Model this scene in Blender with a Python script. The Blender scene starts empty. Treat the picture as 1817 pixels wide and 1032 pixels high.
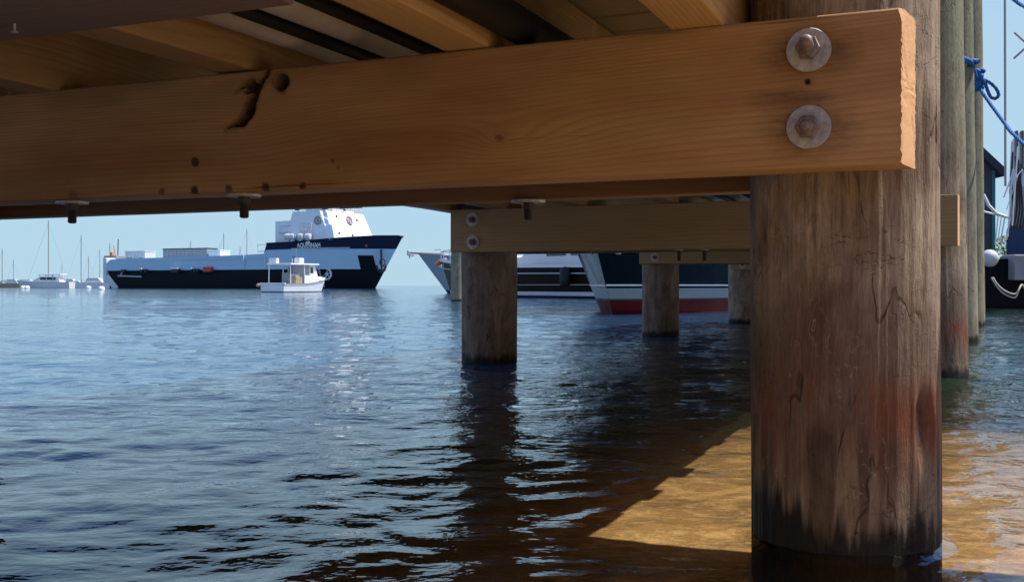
import bpy, bmesh, math, random
import numpy as np
from mathutils import Vector, Matrix
R = math.radians
random.seed(7)
rng = np.random.RandomState(11)
scene = bpy.context.scene
C = scene.collection

# ------------------------------------------------------------------ camera, sky, sun, exposure
H = 0.44                      # eye height over the water
F = 1830.0 / 1817.0           # focal length as a share of the picture width
cam = bpy.data.cameras.new('camera'); camo = bpy.data.objects.new('camera', cam); C.objects.link(camo)
camo.location = (0, 0, H); camo.rotation_euler = (R(90), 0, 0)
cam.sensor_width = 36; cam.lens = 36 * F
cam.shift_y = -10 / 1817.0
cam.clip_start = 0.05; cam.clip_end = 20000
scene.camera = camo
SUN_EL, SUN_AZ = 60.0, 5.0   # azimuth measured from +x towards +y
w = bpy.data.worlds.new("World"); scene.world = w; w.use_nodes = True
wn = w.node_tree; bg = wn.nodes['Background']
sky = wn.nodes.new('ShaderNodeTexSky'); sky.sky_type = 'NISHITA'; sky.sun_disc = False
sky.sun_elevation = R(SUN_EL); sky.sun_rotation = R(90 - SUN_AZ)
sky.air_density = 1.0; sky.dust_density = 0.3; sky.ozone_density = 1.5
# clear maritime air: the sky pales to an even light blue towards the horizon
_g = wn.nodes.new('ShaderNodeNewGeometry'); _s = wn.nodes.new('ShaderNodeSeparateXYZ'); wn.links.new(_g.outputs['Incoming'], _s.inputs[0])
_a = wn.nodes.new('ShaderNodeMath'); _a.operation = 'ABSOLUTE'; wn.links.new(_s.outputs[2], _a.inputs[0])
_m = wn.nodes.new('ShaderNodeMapRange'); _m.interpolation_type = 'SMOOTHSTEP'; wn.links.new(_a.outputs[0], _m.inputs[0])
_m.inputs[1].default_value = .17; _m.inputs[2].default_value = .62; _m.inputs[3].default_value = .95; _m.inputs[4].default_value = .0
_x = wn.nodes.new('ShaderNodeMix'); _x.data_type = 'RGBA'; wn.links.new(_m.outputs[0], _x.inputs[0]); wn.links.new(sky.outputs[0], _x.inputs[6])
_x.inputs[7].default_value = (4.6, 6.6, 7.9, 1)
_t = wn.nodes.new('ShaderNodeMix'); _t.data_type = 'RGBA'; _t.blend_type = 'MULTIPLY'; _t.inputs[0].default_value = 1; _t.inputs[7].default_value = (.72, 1.22, 2.05, 1)
wn.links.new(sky.outputs[0], _t.inputs[6]); wn.links.new(_t.outputs[2], _x.inputs[6])
wn.links.new(_x.outputs[2], bg.inputs[0]); bg.inputs[1].default_value = 0.08
sl = bpy.data.lights.new('sun', 'SUN'); sl.energy = 5.0; sl.angle = R(0.5); sl.color = (1.0, 0.93, 0.82)
so = bpy.data.objects.new('sun', sl); C.objects.link(so); so.location = (20, 5, 30)
sd = Vector((math.cos(R(SUN_EL)) * math.cos(R(SUN_AZ)), math.cos(R(SUN_EL)) * math.sin(R(SUN_AZ)), math.sin(R(SUN_EL))))
so.rotation_euler = (-sd).to_track_quat('-Z', 'Y').to_euler()
vs = scene.view_settings; vs.view_transform = 'Standard'; vs.look = 'None'; vs.exposure = 0.36; vs.gamma = 1.0
scene.cycles.max_bounces = 10; scene.cycles.diffuse_bounces = 5; scene.cycles.glossy_bounces = 5
scene.cycles.transparent_max_bounces = 8
scene.cycles.use_denoising = True

# ------------------------------------------------------------------ numpy noise
def _hash(ix, iy, iz, s):
    n = (ix * 374761393 + iy * 668265263 + iz * 2147483647 + s * 1274126177) & 0xffffffff
    n = ((n ^ (n >> 13)) * 1274126177) & 0xffffffff
    n = ((n ^ (n >> 15)) * 2246822519) & 0xffffffff
    return ((n ^ (n >> 16)) & 0xffffff) / float(0xffffff)
def vnoise(x, y, z, s=0):
    x, y, z = np.broadcast_arrays(np.asarray(x, float), np.asarray(y, float), np.asarray(z, float))
    ix, iy, iz = np.floor(x).astype(np.int64), np.floor(y).astype(np.int64), np.floor(z).astype(np.int64)
    fx, fy, fz = x - ix, y - iy, z - iz
    fx, fy, fz = [t * t * (3 - 2 * t) for t in (fx, fy, fz)]
    r = 0
    for a in (0, 1):
        for b in (0, 1):
            for c in (0, 1):
                wgt = (fx if a else 1 - fx) * (fy if b else 1 - fy) * (fz if c else 1 - fz)
                r = r + wgt * _hash(ix + a, iy + b, iz + c, s)
    return r
def fbm(x, y, z, o=4, s=0):
    r, a, t = 0, 1.0, 0
    for k in range(o):
        r = r + a * vnoise(x * 2 ** k, y * 2 ** k, z * 2 ** k, s + k); t += a; a *= .5
    return r / t
def sst(a, b, x): t = np.clip((x - a) / (b - a), 0, 1); return t * t * (3 - 2 * t)

# ------------------------------------------------------------------ materials
def newmat(name):
    m = bpy.data.materials.new(name); m.use_nodes = True
    nt = m.node_tree; return m, nt, nt.nodes['Principled BSDF']
def N(nt, t, **kw):
    n = nt.nodes.new(t)
    for k, v in kw.items(): setattr(n, k, v)
    return n
def L(nt, a, b): nt.links.new(a, b)
def mth(nt, op, a, b=None, c=None):
    n = N(nt, 'ShaderNodeMath', operation=op)
    for i, v in enumerate((a, b, c)):
        if v is None: continue
        if isinstance(v, (int, float)): n.inputs[i].default_value = v
        else: L(nt, v, n.inputs[i])
    return n.outputs[0]
def ramp(nt, fac, stops, interp='LINEAR'):
    n = N(nt, 'ShaderNodeValToRGB'); n.color_ramp.interpolation = interp
    e = n.color_ramp.elements
    while len(e) < len(stops): e.new(0.5)
    for i, (p, c) in enumerate(stops):
        e[i].position = p; e[i].color = (*c, 1) if len(c) == 3 else c
    L(nt, fac, n.inputs[0]); return n.outputs[0]
def mix(nt, fac, a, b, mode='MIX'):
    n = N(nt, 'ShaderNodeMix', data_type='RGBA', blend_type=mode)
    for s, v in ((0, fac), (6, a), (7, b)):
        if isinstance(v, (int, float)): n.inputs[s].default_value = v
        elif isinstance(v, tuple): n.inputs[s].default_value = (*v, 1)
        else: L(nt, v, n.inputs[s])
    return n.outputs[2]
def noise(nt, vec, scale, detail=4, rough=.55, sc=(1, 1, 1)):
    mp = N(nt, 'ShaderNodeMapping'); mp.inputs['Scale'].default_value = sc; L(nt, vec, mp.inputs[0])
    n = N(nt, 'ShaderNodeTexNoise'); n.inputs['Scale'].default_value = scale
    n.inputs['Detail'].default_value = detail; n.inputs['Roughness'].default_value = rough
    L(nt, mp.outputs[0], n.inputs['Vector']); return n.outputs['Fac']
def objco(nt): return N(nt, 'ShaderNodeTexCoord').outputs['Object']
def bump(nt, p, h, dist=.002, st=1.0):
    b = N(nt, 'ShaderNodeBump'); b.inputs['Distance'].default_value = dist; b.inputs['Strength'].default_value = st
    L(nt, h, b.inputs['Height']); L(nt, b.outputs[0], p.inputs['Normal'])

def wood(name, light, dark, rings=95, warp=.35, seed=0.0, attr=False, rough=.72, weather=0):
    """sawn pine with grain along local X"""
    m, nt, p = newmat(name); co = objco(nt)
    if attr:
        a = N(nt, 'ShaderNodeAttribute', attribute_name='ring'); ph = a.outputs['Fac']
        ph = mth(nt, 'MULTIPLY', ph, 1.0)
    else:
        mp = N(nt, 'ShaderNodeMapping'); mp.inputs['Location'].default_value = (seed, seed * .37, seed * .11); L(nt, co, mp.inputs[0])
        sx = N(nt, 'ShaderNodeSeparateXYZ'); L(nt, co, sx.inputs[0])
        wv = noise(nt, mp.outputs[0], 1.0, 2, .5, (.9, 3, 3))
        y = mth(nt, 'ADD', sx.outputs[1], mth(nt, 'MULTIPLY', wv, .22 * warp))
        z = mth(nt, 'ADD', sx.outputs[2], mth(nt, 'MULTIPLY', noise(nt, mp.outputs[0], 1.7, 2, .5, (.8, 2, 2)), .30 * warp))
        ph = mth(nt, 'SQRT', mth(nt, 'ADD', mth(nt, 'POWER', mth(nt, 'ADD', y, .06), 2), mth(nt, 'POWER', mth(nt, 'SUBTRACT', z, .02), 2)))
    fib = noise(nt, co, 60, 5, .65, (.035, 1, 1))
    fine = noise(nt, co, 230, 3, .6, (.03, 1, 1))
    s = mth(nt, 'ADD', mth(nt, 'MULTIPLY', ph, rings), mth(nt, 'MULTIPLY', fib, .5 if attr else .9))
    fr = mth(nt, 'FRACT', s)
    g = ramp(nt, fr, [(0, (.15,) * 3), (.25, (0.0,) * 3), (.62, (.35,) * 3), (.88, (1,) * 3), (1, (.15,) * 3)])
    g = mix(nt, mth(nt, 'MULTIPLY', noise(nt, co, 3.0, 3, .5, (.5, 2, 2)), .62), (.25, .25, .25), g)
    col = mix(nt, g, light, dark)
    big = noise(nt, co, 2.2, 4, .6, (.7, 2, 2))
    col = mix(nt, ramp(nt, big, [(.3, (0,) * 3), (.7, (.6,) * 3)]), col, tuple(c * .62 for c in light))
    col = mix(nt, mth(nt, 'MULTIPLY', fine, .45), col, tuple(c * .8 for c in dark))
    if weather:
        col = mix(nt, ramp(nt, noise(nt, co, 5, 6, .7, (.4, 1.5, 1.5)), [(.35, (0,) * 3), (.7, (weather,) * 3)]), col, (.16, .14, .13))
    if attr:
        v1 = noise(nt, co, 3.4, 3, .5, (.55, 2.2, 2.2)); v2 = noise(nt, co, 5.1, 4, .6, (.4, 3, 3)); ck = noise(nt, co, 38, 4, .75, (.028, 1, 1))
        col = mix(nt, ramp(nt, v1, [(.42, (0,) * 3), (.66, (.75,) * 3)]), col, (.26, .115, .035))
        col = mix(nt, ramp(nt, v2, [(.48, (0,) * 3), (.72, (.55,) * 3)]), col, (.34, .245, .09))
        col = mix(nt, ramp(nt, ck, [(.63, (0,) * 3), (.70, (.75,) * 3)]), col, (.10, .042, .016))
        a2 = N(nt, 'ShaderNodeAttribute', attribute_name='stain_shade')
        sep = N(nt, 'ShaderNodeSeparateColor'); L(nt, a2.outputs['Color'], sep.inputs[0])
        st = noise(nt, co, 70, 5, .7, (.25, 1, 1))
        k = mth(nt, 'MULTIPLY', sep.outputs[0], mth(nt, 'ADD', mth(nt, 'MULTIPLY', st, 1.3), .25))
        col = mix(nt, ramp(nt, k, [(.25, (0,) * 3), (.75, (1,) * 3)]), col, (.055, .022, .009))
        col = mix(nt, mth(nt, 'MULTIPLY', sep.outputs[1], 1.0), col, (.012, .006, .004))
        col = mix(nt, sep.outputs[2], col, (.17, .13, .035))
    L(nt, col, p.inputs['Base Color'])
    rg = ramp(nt, fib, [(.3, (rough - .14,) * 3), (.7, (rough + .08,) * 3)]); L(nt, rg, p.inputs['Roughness'])
    hgt = mth(nt, 'ADD', mth(nt, 'MULTIPLY', g, .35), mth(nt, 'ADD', mth(nt, 'MULTIPLY', fib, .9), mth(nt, 'MULTIPLY', fine, .4)))
    bump(nt, p, hgt, .0022, .8)
    return m

def paint(name, col, rough=.45, dirt=.15, scale=1.5, metal=0.0, coat=0.0, dirtcol=None, streak=1.0, spec=.5):
    m, nt, p = newmat(name); co = objco(nt)
    n = noise(nt, co, scale, 5, .65, (1, 1, streak))
    f = ramp(nt, n, [(.35, (0,) * 3), (.75, (dirt,) * 3)])
    dc = dirtcol or tuple(c * .45 for c in col)
    c = mix(nt, f, tuple(col), dc); L(nt, c, p.inputs['Base Color'])
    L(nt, ramp(nt, n, [(.3, (rough,) * 3), (.8, (min(1, rough + .2),) * 3)]), p.inputs['Roughness'])
    p.inputs['Metallic'].default_value = metal; p.inputs['Specular IOR Level'].default_value = spec; p.inputs['Coat Weight'].default_value = coat; p.inputs['Coat Roughness'].default_value = .05
    return m

M = {}
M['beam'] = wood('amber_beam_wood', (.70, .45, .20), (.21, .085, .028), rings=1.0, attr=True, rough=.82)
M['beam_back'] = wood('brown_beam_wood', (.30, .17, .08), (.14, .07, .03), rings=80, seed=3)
M['cap'] = wood('brown_cap_wood', (.50, .36, .17), (.20, .125, .055), rings=70, seed=7)
M['joist'] = wood('yellow_joist_wood', (.78, .53, .23), (.32, .16, .055), rings=110, seed=12)
M['joist2'] = wood('brown_joist_wood', (.56, .37, .16), (.23, .125, .045), rings=110, seed=21)
M['plank'] = wood('deck_plank_wood', (.42, .33, .17), (.22, .16, .08), rings=70, seed=17)
M['brace'] = wood('weathered_brace_wood', (.25, .175, .135), (.13, .085, .065), rings=60, seed=29, weather=.6)
M['cut'] = wood('sawn_end_wood', (.82, .50, .25), (.62, .32, .13), rings=120, seed=5)
M['white'] = paint('white_paint', (.78, .79, .80), .4, .12)
M['offwhite'] = paint('offwhite_paint', (.62, .63, .64), .5, .3)
M['grey'] = paint('grey_paint', (.33, .34, .36), .55, .3)
M['lightband'] = paint('blue_shade_hull_paint', (.36, .53, .66), .4, .15, .25, streak=3, spec=.3)  # white paint; the blue of its shade is put into the colour
M['navy'] = paint('navy_hull_paint', (.006, .014, .04), .5, .2, .4, spec=.15)
M['black'] = paint('black_hull_paint', (.003, .005, .009), .55, .35, .3, dirtcol=(.012, .009, .008), streak=2, spec=.12)
M['dark'] = paint('dark_trim', (.02, .022, .028), .5, .2)
M['glossblack'] = paint('gloss_black_hull', (.002, .002, .003), .06, .2, .8, coat=.22, spec=.1)
M['brownhull'] = paint('dark_brown_hull', (.007, .004, .004), .45, .4, .8, spec=.08)
M['redbottom'] = paint('red_antifouling', (.085, .003, .006), .5, .35, 2, spec=.1)
M['greyhull'] = paint('grey_hull_paint', (.20, .27, .30), .3, .15, .8, spec=.4)
M['red'] = paint('red_paint', (.45, .04, .04), .5, .2)
M['orange'] = paint('orange_paint', (.75, .22, .05), .5, .2)
M['glass'] = paint('dark_window_glass', (.02, .03, .04), .06, .1)
M['steel'] = paint('galvanised_steel', (.52, .54, .58), .5, .8, 70, metal=.3, dirtcol=(.20, .18, .17))
M['nut'] = paint('worn_nut_steel', (.30, .27, .25), .55, .85, 90, metal=.4, dirtcol=(.10, .05, .03))
M['rust'] = paint('rusted_steel', (.22, .17, .14), .6, .8, 60, metal=.5, dirtcol=(.12, .05, .025))
M['iron'] = paint('dark_iron', (.07, .065, .06), .6, .5, 30, metal=.4)
M['pipe'] = paint('grey_plastic_pipe', (.68, .67, .67), .6, .7, 3, dirtcol=(.20, .17, .15))
M['rubber'] = paint('black_rubber', (.008, .008, .009), .6, .3, 8)
M['bluerope'] = paint('blue_rope_fibre', (.01, .13, .42), .6, .4, 60)
M['whiterope'] = paint('white_rope_fibre', (.55, .50, .42), .7, .4, 60)
M['tan'] = paint('tan_canvas', (.35, .27, .18), .8, .4, 4)
M['canvas'] = paint('navy_canvas', (.015, .04, .12), .75, .4, 3)
M['shingle'] = paint('grey_brown_shingle', (.075, .07, .085), .85, .6, 3)
M['roof'] = paint('dark_roof_shingle', (.04, .04, .055), .85, .5, 2)
M['teal'] = paint('teal_trim_paint', (.03, .17, .19), .6, .2)
M['leaf'] = paint('bright_leaf', (.11, .17, .02), .6, .6, 12)
M['mast'] = paint('mast_aluminium', (.30, .30, .31), .5, .2)
M['stone'] = paint('dark_bulkhead', (.03, .028, .028), .85, .5, 1)

def pile_material():
    m, nt, p = newmat('weathered_piling_wood'); co = objco(nt)
    a = N(nt, 'ShaderNodeAttribute', attribute_name='tone')
    f1 = noise(nt, co, 70, 6, .75, (1, 1, .13)); f2 = noise(nt, co, 26, 7, .75, (1, 1, .55)); f4 = noise(nt, co, 9, 6, .7, (1, 1, .6)); f3 = noise(nt, co, 260, 3, .6, (1, 1, .12))
    c = mix(nt, ramp(nt, f1, [(.40, (0,) * 3), (.8, (.34,) * 3)]), a.outputs['Color'], (.06, .04, .028))
    c = mix(nt, ramp(nt, f2, [(.42, (0,) * 3), (.8, (.5,) * 3)]), c, (.26, .2, .145), 'MIX')
    c = mix(nt, ramp(nt, f4, [(.46, (0,) * 3), (.62, (.45,) * 3)]), c, mix(nt, f2, (.16, .095, .06), (.10, .07, .05)))
    def lines(sc_, st, wd, msk):           # thin wandering lines: checks and scratches
        q = noise(nt, co, sc_, 3, .55, st); d_ = mth(nt, 'ABSOLUTE', mth(nt, 'SUBTRACT', q, .5))
        l_ = ramp(nt, mth(nt, 'DIVIDE', d_, wd), [(0, (1,) * 3), (1, (0,) * 3)])
        return mth(nt, 'MULTIPLY', l_, ramp(nt, msk, [(.52, (0,) * 3), (.62, (1,) * 3)]))
    k1 = lines(11, (1, 1, .30), .012, noise(nt, co, 8, 3)); k2 = lines(17, (1, 1, 2.2), .008, noise(nt, co, 5.3, 3, .5, (1, 1, 1.3))); k3 = lines(30, (1, 1, .5), .016, f4)
    c = mix(nt, mth(nt, 'MULTIPLY', k1, .85), c, (.03, .018, .012)); c = mix(nt, mth(nt, 'MULTIPLY', k2, .6), c, (.05, .03, .02)); c = mix(nt, mth(nt, 'MULTIPLY', k3, .5), c, (.42, .34, .26))
    c = mix(nt, ramp(nt, f3, [(.42, (0,) * 3), (.7, (.45,) * 3)]), c, (.09, .06, .04))
    a2 = N(nt, 'ShaderNodeAttribute', attribute_name='wet')
    c = mix(nt, a2.outputs['Fac'], c, mix(nt, f3, (.003, .003, .002), (.018, .014, .009)))
    L(nt, c, p.inputs['Base Color'])
    r = mix(nt, a2.outputs['Fac'], (.85, .85, .85), (.6, .6, .6)); L(nt, r, p.inputs['Roughness']); p.inputs['Specular IOR Level'].default_value = .25
    bump(nt, p, mth(nt, 'ADD', mth(nt, 'MULTIPLY', mth(nt, 'ADD', k1, k2), -.5), mth(nt, 'ADD', mth(nt, 'MULTIPLY', f1, 1.0), mth(nt, 'ADD', mth(nt, 'MULTIPLY', f2, .8), mth(nt, 'MULTIPLY', f3, .4)))), .006, 1.0)
    return m
M['pile'] = pile_material()

def rough_end_material(): return M['cut']

def sand_material():
    m, nt, p = newmat('wet_sand'); co = objco(nt)
    n1 = noise(nt, co, 4, 6, .65); n2 = noise(nt, co, 60, 4, .7); n3 = noise(nt, co, 13, 5, .6, (1, 1.8, 1))
    c = ramp(nt, n1, [(.3, (.17, .088, .026)), (.7, (.34, .19, .062))])
    c = mix(nt, ramp(nt, n3, [(.48, (0,) * 3), (.64, (.8,) * 3)]), c, (.50, .31, .13))
    c = mix(nt, ramp(nt, n2, [(.52, (0,) * 3), (.72, (.6,) * 3)]), c, (.09, .05, .02))
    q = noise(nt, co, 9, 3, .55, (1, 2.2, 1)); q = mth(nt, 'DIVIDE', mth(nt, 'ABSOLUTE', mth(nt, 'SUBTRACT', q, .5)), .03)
    c = mix(nt, mth(nt, 'MULTIPLY', ramp(nt, q, [(0, (1,) * 3), (1, (0,) * 3)]), .45), c, (.56, .37, .17))  # pale contour lines painted to look like rippled light on the bed
    L(nt, c, p.inputs['Base Color']); p.inputs['Roughness'].default_value = .8
    bump(nt, p, n2, .01, .6)
    return m
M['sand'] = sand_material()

def water_material():
    m, nt, _ = newmat('harbour_water'); nt.nodes.clear()
    out = N(nt, 'ShaderNodeOutputMaterial')
    co = objco(nt)
    # fine ripple bump, in three sizes, crests lying mostly across the view
    b1 = noise(nt, co, 5.5, 3, .55, (.62, 1, 1)); b2 = noise(nt, co, 17, 3, .55, (.75, 1, 1)); b3 = noise(nt, co, 1.3, 2, .5, (.7, 1, 1)); b4 = noise(nt, co, .22, 2, .5, (.5, 1, 1))
    h = mth(nt, 'ADD', mth(nt, 'MULTIPLY', b1, .042), mth(nt, 'ADD', mth(nt, 'MULTIPLY', b2, .021), mth(nt, 'ADD', mth(nt, 'MULTIPLY', b3, .07), mth(nt, 'MULTIPLY', b4, .25))))
    bp = N(nt, 'ShaderNodeBump'); bp.inputs['Distance'].default_value = 1.0
    a = N(nt, 'ShaderNodeAttribute', attribute_name='chop'); L(nt, a.outputs['Fac'], bp.inputs['Strength']); L(nt, h, bp.inputs['Height'])
    fr = N(nt, 'ShaderNodeFresnel'); fr.inputs['IOR'].default_value = 1.45; L(nt, bp.outputs[0], fr.inputs['Normal'])
    gl = N(nt, 'ShaderNodeBsdfGlossy'); gl.inputs['Roughness'].default_value = .035; gl.inputs['Color'].default_value = (.95, .97, 1, 1); L(nt, bp.outputs[0], gl.inputs['Normal'])
    tr = N(nt, 'ShaderNodeBsdfTransparent'); tr.inputs['Color'].default_value = (.93, .93, .86, 1)
    df = N(nt, 'ShaderNodeBsdfDiffuse')
    a2 = N(nt, 'ShaderNodeAttribute', attribute_name='depth')
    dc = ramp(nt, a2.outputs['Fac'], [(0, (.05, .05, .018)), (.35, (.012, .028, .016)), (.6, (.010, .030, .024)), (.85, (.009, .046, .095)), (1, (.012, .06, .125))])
    L(nt, dc, df.inputs['Color'])
    mx = N(nt, 'ShaderNodeMixShader'); L(nt, a2.outputs['Fac'], mx.inputs[0]); L(nt, tr.outputs[0], mx.inputs[1]); L(nt, df.outputs[0], mx.inputs[2])
    # the first quarter of the ramp is where the water turns from clear to murky
    murk = ramp(nt, a2.outputs['Fac'], [(0, (0,) * 3), (.35, (.93,) * 3), (1, (1,) * 3)]); L(nt, murk, mx.inputs[0])
    m2 = N(nt, 'ShaderNodeMixShader'); L(nt, fr.outputs[0], m2.inputs[0]); L(nt, mx.outputs[0], m2.inputs[1]); L(nt, gl.outputs[0], m2.inputs[2])
    L(nt, m2.outputs[0], out.inputs['Surface'])
    return m
M['water'] = water_material()

# ------------------------------------------------------------------ mesh helpers
class MB:
    def __init__(s): s.v, s.f = [], []
    def add(s, vs, fs):
        o = len(s.v); s.v += [tuple(v) for v in vs]; s.f += [tuple(i + o for i in f) for f in fs]; return s
    def box(s, x0, x1, y0, y1, z0, z1, b=0.0):
        if b <= 0:
            s.add([(x, y, z) for x in (x0, x1) for y in (y0, y1) for z in (z0, z1)],
                  [(0, 1, 3, 2), (4, 6, 7, 5), (0, 4, 5, 1), (2, 3, 7, 6), (0, 2, 6, 4), (1, 5, 7, 3)])
        else:
            bm = bmesh.new(); r = bmesh.ops.create_cube(bm, size=1)
            for v in bm.verts: v.co = Vector(((x0 + x1) / 2 + v.co.x * (x1 - x0), (y0 + y1) / 2 + v.co.y * (y1 - y0), (z0 + z1) / 2 + v.co.z * (z1 - z0)))
            bmesh.ops.bevel(bm, geom=bm.edges[:], offset=b, segments=2, affect='EDGES', profile=.6)
            bm.verts.index_update()
            s.add([v.co for v in bm.verts], [[v.index for v in f.verts] for f in bm.faces]); bm.free()
        return s
    def tube(s, pts, r, n=8, cap=True):
        pts = [Vector(p) for p in pts]; rs = r if isinstance(r, (list, tuple)) else [r] * len(pts)
        rings = []; up = None
        for i, p in enumerate(pts):
            t = (pts[min(i + 1, len(pts) - 1)] - pts[max(i - 1, 0)]).normalized()
            if up is None: up = Vector((0, 0, 1)) if abs(t.z) < .9 else Vector((1, 0, 0))
            a = t.cross(up).normalized(); b = a.cross(t).normalized(); up = b
            rings.append([p + (a * math.cos(2 * math.pi * k / n) + b * math.sin(2 * math.pi * k / n)) * rs[i] for k in range(n)])
        o = [v for rg in rings for v in rg]; fs = []
        for i in range(len(pts) - 1):
            for k in range(n): fs.append((i * n + k, i * n + (k + 1) % n, (i + 1) * n + (k + 1) % n, (i + 1) * n + k))
        if cap: fs += [tuple(range(n))[::-1], tuple((len(pts) - 1) * n + k for k in range(n))]
        return s.add(o, fs)
    def lathe(s, prof, n=24, c=(0, 0, 0), axis='z'):
        o, fs = [], []
        for (r, z) in prof:
            for k in range(n):
                a = 2 * math.pi * k / n; x, y = r * math.cos(a), r * math.sin(a)
                p = (x, y, z) if axis == 'z' else ((x, -z, y) if axis == 'y' else (z, x, y))
                o.append((p[0] + c[0], p[1] + c[1], p[2] + c[2]))
        for i in range(len(prof) - 1):
            for k in range(n): fs.append((i * n + k, i * n + (k + 1) % n, (i + 1) * n + (k + 1) % n, (i + 1) * n + k))
        fs += [tuple(range(n))[::-1], tuple((len(prof) - 1) * n + k for k in range(n))]
        return s.add(o, fs)
    def prism(s, poly, y0, y1, ax='xz'):
        """closed outline (a, b) pairs pushed from y0 to y1"""
        n = len(poly)
        def P(a, b, y): return (a, y, b) if ax == 'xz' else ((a, b, y) if ax == 'xy' else (y, a, b))
        o = [P(a, b, y0) for a, b in poly] + [P(a, b, y1) for a, b in poly]
        return s.add(o, [tuple(range(n)), tuple(range(2 * n - 1, n - 1, -1))] + [(i, i + n, (i + 1) % n + n, (i + 1) % n) for i in range(n)])
    def frustum(s, lo, hi, z0, z1):
        """two outlines of equal count at two heights"""
        n = len(lo); o = [(x, y, z0) for x, y in lo] + [(x, y, z1) for x, y in hi]
        return s.add(o, [tuple(range(n))[::-1], tuple(range(n, 2 * n))] + [(i, (i + 1) % n, (i + 1) % n + n, i + n) for i in range(n)])
    def build(s, name, m, parent=None, loc=(0, 0, 0), rot=(0, 0, 0), smooth=False, label=None):
        me = bpy.data.meshes.new(name); me.from_pydata([tuple(v) for v in s.v], [], s.f); me.validate()
        bm = bmesh.new(); bm.from_mesh(me); bmesh.ops.recalc_face_normals(bm, faces=bm.faces[:]); bm.to_mesh(me); bm.free()
        for mm in (m if isinstance(m, list) else [m]): me.materials.append(mm)
        o = bpy.data.objects.new(name, me); C.objects.link(o); o.location = loc; o.rotation_euler = rot
        if parent: o.parent = parent
        if smooth is True:
            for p in me.polygons: p.use_smooth = True
        elif smooth:
            me.polygons.foreach_set('use_smooth', [True] * len(me.polygons)); me.set_sharp_from_angle(angle=R(smooth))
        if label: o['label'] = label
        return o
def tag(o, label, cat=None, group=None, kind=None):
    if label: o['label'] = label
    if cat: o['category'] = cat
    if group: o['group'] = group
    if kind: o['kind'] = kind
    return o
def thing(name, label, cat, loc=(0, 0, 0), rz=0, group=None, kind=None):
    o = bpy.data.objects.new(name, None); C.objects.link(o); o.location = loc; o.rotation_euler = (0, 0, rz)
    o.empty_display_size = .2
    return tag(o, label, cat, group, kind)
def copy_tree(o, parent=None):
    c = o.copy(); C.objects.link(c); c.parent = parent
    for ch in [x for x in list(bpy.data.objects) if x.parent is o]: copy_tree(ch, c)
    return c
def W(px, py, Y):            # measured direction in the photograph at depth Y -> metres
    return Vector(((px - 908.5) / 1830 * Y, Y, H + (506 - py) / 1830 * Y))
def colattr(me, name, arr):
    a = me.color_attributes.new(name, 'FLOAT_COLOR', 'POINT')
    q = np.ones((len(arr), 4)); q[:, :arr.shape[1]] = arr; a.data.foreach_set('color', q.ravel())
def fattr(me, name, arr):
    a = me.attributes.new(name, 'FLOAT', 'POINT'); a.data.foreach_set('value', np.asarray(arr, float))
def grid_faces(nu, nv, wrap=False):
    i = np.arange(nu - 1)[:, None]; kk = nv if wrap else nv - 1
    j = np.arange(kk)[None, :]; j2 = (j + 1) % nv
    return np.stack([i * nv + j + 0 * j, i * nv + j2, (i + 1) * nv + j2, (i + 1) * nv + j], -1).reshape(-1, 4)
def npmesh(name, v, f, m, parent=None, extra=None, smooth=True):
    me = bpy.data.meshes.new(name); fl = f.tolist() + (extra or [])
    me.from_pydata(v.tolist(), [], fl); me.materials.append(m)
    if smooth: me.polygons.foreach_set('use_smooth', [True] * len(me.polygons))
    me.update()
    o = bpy.data.objects.new(name, me); C.objects.link(o)
    if parent: o.parent = parent
    return o, me

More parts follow.
